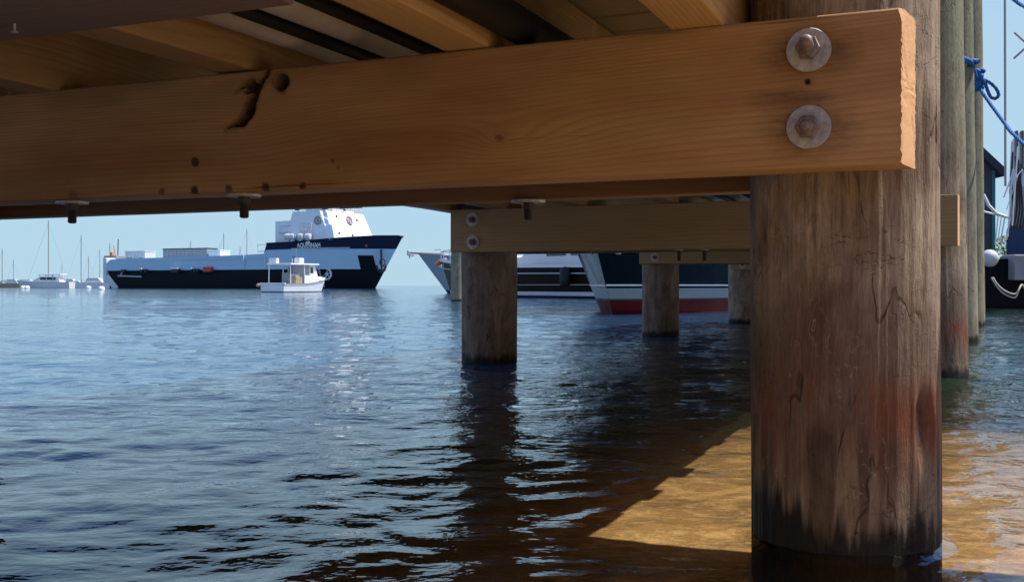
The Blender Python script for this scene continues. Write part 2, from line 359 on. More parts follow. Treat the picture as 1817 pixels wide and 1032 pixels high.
# ------------------------------------------------------------------ the sea bed, water, shore
WROT = -22.87; cW, sW = math.cos(R(WROT)), math.sin(R(WROT))   # the pier's own axes: u across it, w outward
def uw(x, y): return x * cW + y * sW, -x * sW + y * cW
def bed_z(x, y):
    u, w_ = uw(x, y)
    z = -.07 + .04 * sst(1.4, .2, w_) - .10 * np.clip(w_ - 3.8, 0, 40) - .12 * np.clip(-1.0 - u, 0, 9) + .02 * (fbm(x * .9, y * .9, 0, 3, 5) - .5)
    z = z + 7.5 * sst(4, 11, x - .52 * np.clip(y, 8, 200)) * sst(8, 14, x) + .9 * sst(-1.5, -9, w_) + 7.5 * sst(-11, -24, w_)  # unseen high banks at right and rear, added to darken hull reflections
    return np.maximum(z, -2.5)
def build_water():
    k = np.arange(0, 700); rr = .35 * np.exp(k * .0085)             # out to ~ 134 m
    rr = np.concatenate([rr, np.array([180, 260, 400, 700, 1300, 2500, 5000, 9000.])])
    an = np.concatenate([np.linspace(R(-115), R(-40), 40)[:-1], np.linspace(R(-40), R(40), 520), np.linspace(R(40), R(115), 40)[1:]])
    r, a = np.meshgrid(rr, an, indexing='ij'); x = (r * np.sin(a)).ravel(); y = (r * np.cos(a)).ravel() - .3
    rad = r.ravel()
    z = np.zeros_like(x)
    lam = np.concatenate([rng.uniform(.07, .16, 26), rng.uniform(.16, .4, 20), rng.uniform(.4, 1.1, 12)])
    patch = .55 + .9 * fbm(x * .35 + 3, y * .35, 0, 3, 8)
    for l_ in lam:
        base = -100 if rng.rand() < .6 else -60
        d = R(base + rng.normal() * 26); kk = 2 * math.pi / l_
        fade = 1 - sst(l_ * 22, l_ * 60, rad)
        slope = .019 if l_ < .16 else (.016 if l_ < .4 else .012)
        ph = kk * (x * math.cos(d) + y * math.sin(d)) + rng.uniform(0, 6.28)
        ph = ph + 1.2 * vnoise(x * .6 / l_ * .12, y * .6 / l_ * .12, 0, int(l_ * 999))
        s = np.sin(ph); z += slope * l_ / (2 * math.pi) * (s + .25 * np.cos(2 * ph)) * fade * patch
    u, w_ = uw(x, y)
    # calmer film against the shallow sand
    z *= .75 + .25 * sst(1.4, 2.6, w_ - .15 * u)
    v = np.stack([x, y, z], 1); f = grid_faces(len(rr), len(an))
    o, me = npmesh('water', v, f, M['water'])
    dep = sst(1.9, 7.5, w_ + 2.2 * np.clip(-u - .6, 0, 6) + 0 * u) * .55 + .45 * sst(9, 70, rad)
    dep = np.maximum(dep, .97 * sst(-.75, -2.3, u - .10 * w_))
    fattr(me, 'depth', np.clip(dep, 0, 1))
    fattr(me, 'chop', (.17 + .17 * sst(1.6, 5.0, rad)) * (1 - .3 * sst(12, 60, rad)) + .16 * sst(2.3, 3.6, w_) * sst(14, 9, w_) * sst(-3.2, -1.6, u))
    tag(o, 'rippled blue harbour water turning clear and brown over the sand', None, None, 'structure')
def build_bed():
    g = np.concatenate([np.linspace(-80, -6, 28)[:-1], np.linspace(-6, 8, 240), np.linspace(8, 80, 30)[1:]])
    h = np.concatenate([np.linspace(-60, 0, 70)[:-1], np.linspace(0, 8, 220), np.linspace(8, 140, 40)[1:]])
    X, Y = np.meshgrid(g, h, indexing='ij'); x, y = X.ravel(), Y.ravel()
    z = bed_z(x, y) + .012 * (fbm(x * 7, y * 11, 0, 3, 3) - .5)
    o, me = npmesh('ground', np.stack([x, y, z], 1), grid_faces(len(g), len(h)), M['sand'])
    tag(o, 'golden brown sandy harbour bed under the shallow water', None, None, 'structure')
build_water(); build_bed()

# ------------------------------------------------------------------ the pier
ZB, ZT = H + .1826, H + .4176        # under side and top of the cap beams
pier = thing('wooden_pier', 'timber pier of round pilings, bolted cross beams and joists seen from underneath', 'pier', (0, 0, 0), R(WROT))

def round_rect(t, h, r=.006, nf=40, nt=8):
    """section outline (y, z), y 0..t, z 0..h, starting at the front lower corner going up the front"""
    pts = []
    for k in range(nf): pts.append((0, r + (h - 2 * r) * k / (nf - 1)))
    for k in range(1, 4): a = math.pi / 2 * k / 4; pts.append((r - r * math.cos(a), h - r + r * math.sin(a)))
    for k in range(nt): pts.append((r + (t - 2 * r) * k / (nt - 1), h))
    for k in range(1, 4): a = math.pi / 2 * k / 4; pts.append((t - r + r * math.sin(a), h - r + r * math.cos(a)))
    for k in range(nf): pts.append((t, h - r - (h - 2 * r) * k / (nf - 1)))
    for k in range(1, 4): a = math.pi / 2 * k / 4; pts.append((t - r + r * math.cos(a), r - r * math.sin(a)))
    for k in range(nt): pts.append((t - r - (t - 2 * r) * k / (nt - 1), 0))
    for k in range(1, 4): a = math.pi / 2 * k / 4; pts.append((r - r * math.sin(a), r - r * math.cos(a)))
    return np.array(pts)

def board(name, u, w_, z, length, t, h, m, parent, along='u', seed=0, label=None, ns=60, warp=.002, r=.004, skew=0.0, mcut=None):
    """a sawn board; local X is its length, Y its thickness, Z its height; starts at (u, w, z)"""
    sec = round_rect(t, h, r, 8, 4); n = len(sec); xs = np.linspace(0, length, ns)
    X = np.repeat(xs, n); Yv = np.tile(sec[:, 0], ns); Z = np.tile(sec[:, 1], ns)
    X = X + skew * Yv * (X > length * .5)
    wy = warp * (fbm(X * 1.5, seed * 3.1, 0, 3, seed) - .5) * 2; wz = warp * (fbm(X * 1.5, seed * 5.7, 9, 3, seed + 3) - .5) * 2
    Yv = Yv + wy; Z = Z + wz
    v = np.stack([X, Yv, Z], 1); f = grid_faces(ns, n, True)
    o, me = npmesh(name, v, f[:, ::-1], m, parent, [list(range(n)), list(range((ns - 1) * n, ns * n))[::-1]])
    me.set_sharp_from_angle(angle=R(50))
    if mcut:
        me.materials.append(mcut); me.polygons[len(me.polygons) - 1].material_index = 1; me.polygons[len(me.polygons) - 2].material_index = 1
    o.location = (u, w_, z)
    if along == 'w': o.rotation_euler = (0, 0, R(90))
    if label: o['label'] = label
    return o

def ulocal(px, wv):
    a = (px - 908.5) / 1830; return wv * (a * cW + sW) / (cW - a * sW)
Lb = 2.62
def hero_beam():
    """the big front beam: 2.59 m, a split knot hole, round knots, bolt stains and a ragged sawn end"""
    Lb, t, h = 2.62, .09, ZT - ZB
    x0 = -.063 - Lb
    xs = np.concatenate([np.linspace(0, .7, 40)[:-1], np.linspace(.7, Lb, 760)])
    sec = round_rect(t, h, .005, 90, 8); n = len(sec); ns = len(xs)
    X = np.repeat(xs, n); Yv = np.tile(sec[:, 0], ns); Z = np.tile(sec[:, 1], ns)
    front = (Yv < .006).astype(float)
    # growth-ring phase: gently bowed lines bending round the knots
    zc = Z - h * .5
    ph = (zc + .035 * np.sin(X * 1.3 + .4) - .03 * fbm(X * .9, 0, 4, 3, 2)) * (1 + .25 * np.sin(X * .9)) + .9 * Yv
    ph = ph * (74 + 44 * sst(-.1, .1, zc)) + 3.0 * fbm(X * 1.2, Z * 5, Yv * 6, 3, 6)
    DU = Lb                                                       # right end in local x
    def knot(xk, zk, a, b, s, tail=1.0):
        dx = X - xk; dxx = np.where(dx > 0, dx / (a * tail), dx / a)
        return s * np.exp(-(dxx ** 2 + ((Z - zk) / b) ** 2) ** .6)
    def bp(px, py):
        u_ = ulocal(px, 1.652); Yq = u_ * sW + 1.652 * cW; return Lb + u_ + .063, H + (506 - py) / 1830 * Yq - ZB
    kx, kz = bp(886, 246)                                         # the round knot with its pointed swirl
    ph = ph + knot(kx, kz, .055, .03, 4.6, 2.8)
    sx_, sz_ = bp(445, 180)                                       # the split
    ph = ph + knot(sx_, sz_, .10, .10, 3.2, 1.0)
    hx_, hz_ = bp(498, 143); ph = ph + knot(hx_, hz_, .03, .022, 2.5)
    # crack outline (local x from right end, z), seen at left centre
    def seg(ax, az, bx, bz, wd0, wd1):
        px_, pz_ = X - ax, Z - az; dx, dz = bx - ax, bz - az; q = np.clip((px_ * dx + pz_ * dz) / (dx * dx + dz * dz), 0, 1)
        d = np.hypot(px_ - q * dx, pz_ - q * dz); wd = wd0 + (wd1 - wd0) * q
        return wd - d
    wob = .009 * (fbm(X * 45, Z * 45, 3, 4, 14) - .5)
    c = -np.ones_like(X)
    pts = [(481, 114, .0018), (472, 134, .005), (459, 152, .006), (450, 174, .010), (440, 198, .014), (430, 216, .009), (415, 222, .0035), (401, 229, .0008)]
    for (a, b) in zip(pts[:-1], pts[1:]): c = np.maximum(c, seg(*bp(a[0], a[1]), *bp(b[0], b[1]), a[2], b[2]))
    c = np.maximum(c, seg(*bp(447, 145), *bp(419, 163), .004, .0006)); c = np.maximum(c, seg(*bp(448, 150), *bp(440, 160), .009, .006))
    # second small knot hole
    ee = 1 - np.hypot((X - hx_) / .017, (Z - hz_) / .017) + .9 * (fbm(X * 70, Z * 70, 8, 2, 15) - .5); c = np.maximum(c, ee * .012 - .002)
    c = c + wob
    crack = sst(-.0006, .0009, c) * front
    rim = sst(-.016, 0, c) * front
    # dark spots and stains; the row along the lower edge paints small shadows
    stain_shade = np.zeros_like(X)
    for (px_, py_, rr_, s) in [(346, 288, .010, 1.6), (287, 331, .011, .7), (345, 328, .011, .8), (405, 325, .011, .8), (471, 322, .011, .9), (537, 318, .009, 1.0), (590, 285, .005, .8), (600, 297, .005, .6), (130, 345, .02, .5)]:
        xk, zk = bp(px_, py_); xk -= Lb; zk = .007 if py_ > 310 else zk
        stain_shade = np.maximum(stain_shade, s * np.exp(-(((X - Lb - xk) ** 2 + (Z - zk) ** 2) / rr_ ** 2 * (.6 + .9 * fbm(X * 90, Z * 90, 6, 2, 17))) ** 1.8))
    for zk in (.178, .062):                                       # water stains bleeding along the grain round both bolts
        dx = np.abs(X - (Lb - .1345)); stain_shade = np.maximum(stain_shade, .62 * np.exp(-(dx / .10) ** 2) * np.exp(-((Z - zk) / .062) ** 2))
    stain_shade = np.maximum(stain_shade, .55 * np.exp(-((X - Lb + .16) / .10) ** 2) * np.exp(-((Z - .11) / .03) ** 2))
    stain_shade = np.maximum(stain_shade, .6 * rim) * front
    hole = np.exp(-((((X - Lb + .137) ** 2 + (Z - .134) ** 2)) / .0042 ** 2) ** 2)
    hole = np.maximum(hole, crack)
    kn = np.exp(-(((X - kx) / .012) ** 2 + ((Z - kz) / .009) ** 2) ** 2) * .55
    stain_shade = np.maximum(stain_shade, kn * front)
    green = .55 * sst(.13, .235, Z) * sst(Lb - .9, Lb - 1.15, X) * sst(.35, .6, fbm(X * 5, Z * 14, 0, 3, 31)) * front
    # geometry: cracks go in, the sawn end is ragged and not square
    Yn = Yv + crack * .022 + hole * .01 * front - .0015 * front * (fbm(X * 3, Z * 8, 1, 3, 33) - .5)
    end = sst(Lb - .004, Lb, X)
    X2 = X + end * (.19 * Yv + .0045 * (fbm(Z * 190, Yv * 40, 2, 4, 40) - .5) - .006 * sst(.215, .235, Z) * sst(.02, 0, Yv))
    Z2 = Z + .0018 * (fbm(X * 2, 0, 5, 2, 41) - .5)
    v = np.stack([X2, Yn, Z2], 1); f = grid_faces(ns, n, True)
    m = n * (ns - 1)
    o, me = npmesh('cross_beam', v, f[:, ::-1], M['beam'], pier, [list(range(n))])
    fattr(me, 'ring', ph); colattr(me, 'stain_shade', np.stack([np.clip(stain_shade, 0, 1), np.clip(hole * front, 0, 1), green], 1))
    me.set_sharp_from_angle(angle=R(55))
    o.location = (x0, 1.652, ZB); o['label'] = 'big amber front beam with a split knot and two bolts at its end'
    # bright, roughly sawn end grain, a few millimetres proud
    last = v[m:m + n]; cy, cz = t / 2, h / 2
    rings_ = 9; allv = []
    for k in range(rings_):
        q = 1 - k / (rings_ - .2)
        yy = cy + (last[:, 1] - cy) * q; zz = cz + (last[:, 2] - cz) * q
        xx = Lb + .19 * yy + .0035 * (fbm(zz * 160, yy * 35, 7, 3, 44) - .5) + .0006
        if k == 0: xx = last[:, 0] - .0
        allv.append(np.stack([xx, yy, zz], 1))
    vv = np.concatenate(allv); e, em = npmesh('sawn_end', vv, grid_faces(rings_, n, True), M['cut'], o, [list(range((rings_ - 1) * n, rings_ * n))])
    e['label'] = 'rough sunlit sawn end of the big beam'
    return o
B1 = hero_beam()

def washer_bolt(parent, x, y, z, rw=.034, facing='y-', tilt=(0, 0), nutm='rust', length=.038, ns_=1.0):
    """round plate washer, hex nut and rod end; the face it sits on lies at y (or z for a bolt hanging down)"""
    rot = (R(90), 0, 0) if facing == 'y-' else (R(180), 0, 0)
    wv = MB().lathe([(.009, 0), (rw - .001, 0), (rw, .001), (rw, .0045), (rw - .0012, .006), (.009, .006)], 40)
    wo = wv.build('washer', M['steel'], parent, (x, y, z), rot, smooth=40)
    nb = MB()
    nb.lathe([(.0175, .0061), (.019, .0075), (.019, .0175), (.017, .0200), (.009, .0201)], 6)
    nb.v = [(a * ns_, b * ns_, c) for a, b, c in nb.v]
    no = nb.build('nut', M[nutm], parent, (x, y, z), (rot[0] + tilt[0], rot[1] + tilt[1], rot[2]), smooth=25)
    prof = [(.0092, .005)]
    zz = .016
    while zz < .006 + length: prof += [(.0096, zz), (.0086, zz + .0012)]; zz += .0024
    prof += [(.0085, .006 + length), (.006, .008 + length)]
    ro = MB().lathe(prof, 20).build('bolt', M[nutm], parent, (x, y, z), (rot[0] + tilt[0], rot[1] + tilt[1], rot[2]), smooth=50)
    return wo
washer_bolt(B1, Lb - .1345, -.0005, .181, tilt=(R(-9), R(7)), nutm='nut')
washer_bolt(B1, Lb - .1345, -.0005, .062, tilt=(R(4), R(3)), nutm='nut', length=.034)
# bolts hanging under the beams with wide flat washers
def hanging(parent, x, y, z, rw=.034, ln=.04): washer_bolt(parent, x, y, z, rw, 'z-', nutm='iron', length=ln, ns_=.72)
hanging(B1, ulocal(130, 1.70) + .063 + Lb, .045, .0); hanging(B1, ulocal(435, 1.70) + .063 + Lb, .045, .0)

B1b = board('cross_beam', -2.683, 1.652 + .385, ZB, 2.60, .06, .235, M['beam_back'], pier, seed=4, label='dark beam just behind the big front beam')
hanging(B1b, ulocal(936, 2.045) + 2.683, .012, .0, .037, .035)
# beams of the further bents; u0, w, length, label
def bent(u0, wv, Ln, label, label2, m='cap'):
    b = board('cross_beam', u0, wv, ZB, Ln, .09, .235, M[m], pier, seed=int(wv * 3), label=label, mcut=M['cut'], skew=.1)
    washer_bolt(b, .135, 0, .178, .039, nutm='rust', length=.03); washer_bolt(b, .137, 0, .055, .039, nutm='rust', length=.03)
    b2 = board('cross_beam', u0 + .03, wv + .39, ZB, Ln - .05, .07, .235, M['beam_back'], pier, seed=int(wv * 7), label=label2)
    return b, b2
B2 = bent(-2.54, 5.145, 2.585, 'brown beam of the second row of pilings with two pale washers', 'back beam of the second row of pilings')
B3 = bent(-2.42, 8.53, 2.5, 'beam of the third row of pilings above the red bottomed boat', 'back beam of the third row of pilings')
B4 = bent(-2.32, 12.04, 2.45, 'short glimpse of the beam of the fourth row of pilings', 'back beam of the fourth row of pilings')
for k, px in enumerate((1205, 1250)): hanging(B2[0], ulocal(px, 5.19) + 2.54, .045, 0, .02, .05)
b0 = board('cross_beam', -2.7, -1.85, ZB, 2.64, .09, .235, M['cap'], pier, seed=61)
b0['label'] = 'cross beam behind the viewer'

# joists along the pier, and the deck boards laid over them
JH = .19
jl = {-1.79: ('joist2', 'brown joist at the far left of the underside'), -1.30: ('joist2', 'amber joist with a split, left of the grey pipes'),
      -.79: ('joist', 'yellow joist between the grey pipes and the black hose'), -.375: ('joist', 'brightest yellow joist with wavy grain beside the big piling'),
      -2.25: ('joist2', 'outer left joist in shadow'), -2.62: ('joist2', 'left rim joist of the deck'), -.245: ('joist2', 'right rim joist of the deck')}
for u_, (m_, lb_) in jl.items():
    wst = 2.12 if u_ == -.245 else -6.3
    board('joist', u_ + .045, wst, ZT + .001, 12.9 - wst, .089, JH, M[m_], pier, 'w', seed=int(-u_ * 50), label=lb_, ns=140, warp=.006)
random.seed(3)
wv = -6.3; k = 0
while wv < 12.8:
    wd = .138
    b = board('deck_plank', -2.70 + random.uniform(-.01, .01), wv, ZT + .001 + JH + .003, 2.61 + random.uniform(-.03, .02), wd, .038, M['plank'], pier, seed=k, ns=12, warp=.003)
    wv += wd + .007; k += 1
# the weathered board nailed under the joists, with two screws
br = board('brace_board', -2.65, .90, ZT - .038, 1.835, .272, .0375, M['brace'], pier, seed=88, label='weathered purple grey board nailed flat under the joists')
for (px, wv) in ((26, 1.10),):
    MB().lathe([(.002, 0), (.002, .010), (.005, .011), (.0055, .013), (.002, .014)], 10).build('screw', M['steel'], br, (ulocal(px, wv) + 2.65, wv - .90, 0), (R(180), 0, 0), smooth=40)

# pilings
def pile(u_, wv, r0, r1, ztop, parent, seed, label, nz=220, na=90, lean=(0, 0), hero=False, name='piling', m='pile', zbot=-1.2, tone=0.0, loc=None):
    zs = np.concatenate([np.linspace(zbot, -.1, 12)[:-1], np.linspace(-.1, 1.05, nz), np.linspace(1.05, max(ztop, 1.1), max(2, int((ztop - 1.05) / .02) + 2))[1:]]) if ztop > 1.06 else \
        np.concatenate([np.linspace(zbot, -.1, 12)[:-1], np.linspace(-.1, ztop, nz)])
    an = np.linspace(0, 2 * np.pi, na, endpoint=False)
    Zg, A = np.meshgrid(zs, an, indexing='ij'); z, a = Zg.ravel(), A.ravel()
    s = seed * 7.3; q = np.clip(z / 3.5, -.3, 1.2)
    r = r0 + (r1 - r0) * q; ca, sa = np.cos(a), np.sin(a)
    r = r + .006 * (fbm(ca * 1.5 + s, sa * 1.5, z * 1.2, 3, 1) - .5) * 2 + .0035 * (fbm(ca * 9 + s, sa * 9, z * 1.5, 3, 2) - .5) * 2
    if hero:      # scar with a raised lip at lower right, cracks
        th = R(-33); da = (a - th + np.pi) % (2 * np.pi) - np.pi
        e = ((da * .16) / .022) ** 2 + ((z - .215) / .055) ** 2
        r = r - .012 * np.exp(-e ** 1.5) + .007 * np.exp(-(((da * .16 - .026) / .008) ** 2 + ((z - .215) / .06) ** 2)) + .005 * np.exp(-(((da * .16 + .022) / .008) ** 2 + ((z - .22) / .05) ** 2))
    vstk = lambda f, fz, sd, o=4: fbm(ca * f + s, sa * f, z * fz, o, sd)
    def C3(*c): return np.array(c)[None, :]
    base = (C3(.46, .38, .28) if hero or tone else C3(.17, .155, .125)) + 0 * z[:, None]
    def lay(mk, c): 
        nonlocal base
        base = base * (1 - mk[:, None]) + C3(*c) * mk[:, None]
    lay(sst(.45, .7, vstk(2.2, 6.0, 3)) * .8, (.13, .082, .055))
    lay(sst(.45, .7, vstk(5, 5, 5, 5)) * .6, (.44, .35, .25))
    lay(sst(.55, .72, vstk(7, 3.5, 9, 5)) * .5, (.10, .065, .045))
    lay(sst(.5, .62, vstk(3.2, 14, 4, 5)) * .5, (.30, .24, .19))
    grn = (sst(.7, 1.6, z) * .75 + tone) * (.5 + .9 * vstk(3, 1, 12)); lay(np.clip(grn, 0, .85), (.26, .30, .20))
    if hero or tone in (.12,):
        n1 = vstk(5, 6, 21, 5); n2 = vstk(9, 2.6, 23, 4); n3 = vstk(4, 5, 25)
        lay(sst(.54, .30, z + .22 * (n3 - .5)) * sst(.02, .16, z) * .75, (.105, .055, .040))
        lay(sst(.33, .24, z + .10 * (n1 - .5)) * sst(.10, .17, z + .05 * (n1 - .5)) * sst(.36, .58, n1) * .9, (.22, .055, .018))
        lay(sst(.47, .60, n2) * sst(.22, .14, z + .12 * (n1 - .5)) * .85, (.30, .235, .145))
        lay(sst(.50, .40, n2) * sst(.24, .16, z + .1 * (n1 - .5)) * .8, (.05, .028, .015))
        if hero:
            bn = sst(.70, .78, vnoise(ca * 26 + s, sa * 26, z * 150, 30)) * np.exp(-((z - .30) / .035) ** 2) * sst(.55, .7, vstk(3, 2, 31)); lay(np.clip(bn * 1.5, 0, 1), (.5, .47, .42))
            th = R(-33); da = (a - th + np.pi) % (2 * np.pi) - np.pi
            e = ((da * .16) / .014) ** 2 + ((z - .215) / .05) ** 2; lay(np.exp(-e ** 2) * .8, (.035, .018, .012))
    wl = (.045 + .045 * sst(.1, -.9, ca) + .10 * (vstk(7, 6, 41, 4) - .45) + .07 * (vstk(18, 3, 43, 3) - .5)) if hero else (.03 + .07 * (vstk(7, 4, 41, 4) - .35))
    wet = sst(.03, -.02, z - wl)
    x = r * ca + lean[0] * z; y = r * sa + lean[1] * z
    n = na; v = np.stack([x, y, z], 1); f = grid_faces(len(zs), na, True)
    o, me = npmesh(name, v, f, M[m], parent, [list(range(n))[::-1], list(range((len(zs) - 1) * n, len(zs) * n))])
    me.set_sharp_from_angle(angle=R(60))
    colattr(me, 'tone', base); fattr(me, 'wet', wet)
    o.location = loc if loc else (u_, wv, 0)
    if label: o['label'] = label
    return o
pile(-.168, 1.887, .158, .166, 3.9, pier, 1, 'massive brown front piling with rust streaks and a black wet foot', 760, 520, hero=True)
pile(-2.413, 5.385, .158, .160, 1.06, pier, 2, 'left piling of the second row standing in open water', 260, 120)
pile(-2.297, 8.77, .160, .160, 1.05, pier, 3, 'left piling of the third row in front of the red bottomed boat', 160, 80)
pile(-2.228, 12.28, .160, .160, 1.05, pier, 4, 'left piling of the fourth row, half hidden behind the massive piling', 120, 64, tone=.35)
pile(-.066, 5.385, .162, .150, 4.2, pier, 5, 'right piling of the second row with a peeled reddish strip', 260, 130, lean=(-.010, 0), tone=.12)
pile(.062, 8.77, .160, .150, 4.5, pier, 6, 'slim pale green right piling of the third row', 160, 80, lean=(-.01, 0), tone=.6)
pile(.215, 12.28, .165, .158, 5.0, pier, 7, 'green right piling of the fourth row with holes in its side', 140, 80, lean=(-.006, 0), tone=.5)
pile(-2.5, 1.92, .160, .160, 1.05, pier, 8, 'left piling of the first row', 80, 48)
# unseen plank and post, added to shade the near edge of the sand patch
lb_ = board('shade_plank', -.45, 2.065, H + .657, 2.7, .25, .035, M['plank'], pier, seed=93, ns=20, label='added plank out of view, laid across the deck edge to shade the sand')
pile(2.12, 2.19, .05, .05, H + .655, pier, 41, 'added slim post out of view under the outer end of the shading plank', 60, 24)
# thin lip of water clinging round the foot of the massive piling
mp_ = MB(); n_ = 120; cu_, cw_ = -.168, 1.887
for ring, (rr_, zz_) in enumerate(((.152, .010), (.164, .006), (.172, .002), (.186, -.002))):
    for k in range(n_):
        a = k * math.tau / n_; q_ = rr_ + .003 * math.sin(a * 7) * (ring > 0); u_, w2_ = cu_ + q_ * math.cos(a), cw_ + q_ * math.sin(a)
        mp_.v.append((u_ * cW - w2_ * sW, u_ * sW + w2_ * cW, zz_))
for i in range(3):
    for k in range(n_): mp_.f.append((i * n_ + k, (i + 1) * n_ + k, (i + 1) * n_ + (k + 1) % n_, i * n_ + (k + 1) % n_))
lip = npmesh('water_lip', np.array(mp_.v), np.array(mp_.f), M['water'])[0]
fattr(lip.data, 'depth', np.zeros(len(mp_.v))); fattr(lip.data, 'chop', np.full(len(mp_.v), .3)); tag(lip, 'thin shining lip of water round the foot of the massive piling', None, None, 'structure')
# pipes and hose slung between the joists
def run(name, label, cat, u_, z, r, m, w0=-2.0, w1=12.5, sag=.01, n=14, group=None):
    pts = [(u_ + .006 * math.sin(k * .7), w0 + (w1 - w0) * k / 40, z + sag * math.sin(k * 1.3)) for k in range(41)]
    v = [(p[0] * cW - p[1] * sW, p[0] * sW + p[1] * cW, p[2]) for p in pts]
    return tag(MB().tube(v, r, n).build(name, M[m], None, smooth=40), label, cat, group)
run('grey_pipe', 'fat grey plastic pipe beside the amber joist under the deck', 'pipe', -1.175, H + .515, .058, 'pipe', sag=.004, n=28, group='grey pipes under the deck')
run('grey_pipe', 'grey plastic pipe in the middle of three under the deck', 'pipe', -1.045, H + .515, .056, 'pipe', sag=.004, n=28, group='grey pipes under the deck')
run('grey_pipe', 'grey plastic pipe touching the yellow joist under the deck', 'pipe', -.915, H + .52, .054, 'pipe', sag=.004, n=28, group='grey pipes under the deck')
run('dark_slit_strip', 'thin black strip drawn as the dark slit between the fat pipe and the middle pipe', 'dark strip', -1.108, H + .468, .012, 'rubber', sag=.002)  # black strips added to draw the dark slits between the pipes
run('dark_slit_strip', 'thin black strip drawn as the dark slit nearer the yellow joist', 'dark strip', -.972, H + .472, .012, 'rubber', sag=.002)
run('black_hose', 'thick black hose along the yellow joist under the deck', 'hose', -.705, H + .46, .032, 'rubber', sag=.002)
q = W(1296, 30, 1.95)
tag(MB().tube([(q.x, 2.0, .86), (q.x + .004, 2.01, 1.02), (q.x, 2.01, 1.045)], .024, 16).build('grey_conduit', M['pipe'], None, smooth=40), 'short grey conduit standing between the bright joist and the massive piling', 'pipe')

# ------------------------------------------------------------------ hull builder
def sheer(pts): 
    xs = [p[0] for p in pts]; zs = [p[1] for p in pts]; return lambda t: np.interp(t, xs, zs)
class Hull:
    def __init__(s, Lw, rake, B, zref, tm=.55, p=2.2, flare=.8, aft=.92, fine=1.0, Bw=None):
        s.Lw, s.rake, s.B, s.zref, s.tm, s.p, s.flare, s.aft, s.fine = Lw, rake, B, zref, tm, p, flare, aft, fine
    def pt(s, t, z, side):
        q = max(-.3, min(1.3, z / s.zref)); xs = s.Lw + s.rake * q
        tt = max(0, (t - s.tm) / (1 - s.tm)); pw = s.p * (s.fine + (1 - s.fine) * max(0, q)) if s.fine != 1 else s.p
        f = 1 - tt ** (pw if pw > .2 else .2)
        ft = s.aft + (1 - s.aft) * min(1, t / s.tm)
        hb = s.B / 2 * f * ft * (s.flare + (1 - s.flare) * max(-.3, q) ** 1 if q > 0 else s.flare * (1 + .25 * q))
        return (t * xs, side * max(hb, .002), z)
    def y_at(s, x, z):
        q = max(-.3, min(1.3, z / s.zref)); return s.pt(x / (s.Lw + s.rake * q), z, -1)[1]
    def strip(s, za, zb, t0=0, t1=1, nt=48, nz=4, off=0.0, sides=(-1, 1), cap=False, transom=True, deck=None):
        mb = MB(); ts = [t0 + (t1 - t0) * (k / nt) for k in range(nt + 1)]
        cols = {}
        for sd_ in sides:
            g = []
            for t in ts:
                a, b = float(za(t)), float(zb(t)); row = []
                for j in range(nz + 1):
                    p = s.pt(t, a + (b - a) * j / nz, sd_); row.append((p[0] + (off if t > .98 else 0), p[1] + sd_ * off, p[2]))
                g.append(row)
            o = [v for row in g for v in row]; m_ = nz + 1
            mb.add(o, [(i * m_ + j, (i + 1) * m_ + j, (i + 1) * m_ + j + 1, i * m_ + j + 1) for i in range(nt) for j in range(nz)])
            cols[sd_] = g
        if len(sides) == 2:
            if transom:
                a, b = cols[-1][0], cols[1][0]; o = a + b; m_ = nz + 1
                mb.add(o, [(j, j + 1, m_ + j + 1, m_ + j) for j in range(nz)])
            if deck is not None:
                o = []; 
                for t in ts:
                    for sd_ in (-1, 1):
                        p = s.pt(t, float(zb(t)) - deck, sd_); o.append((p[0], p[1] * .985, p[2]))
                mb.add(o, [(2 * i, 2 * i + 2, 2 * i + 3, 2 * i + 1) for i in range(nt)])
        return mb
def const(v): return lambda t: v

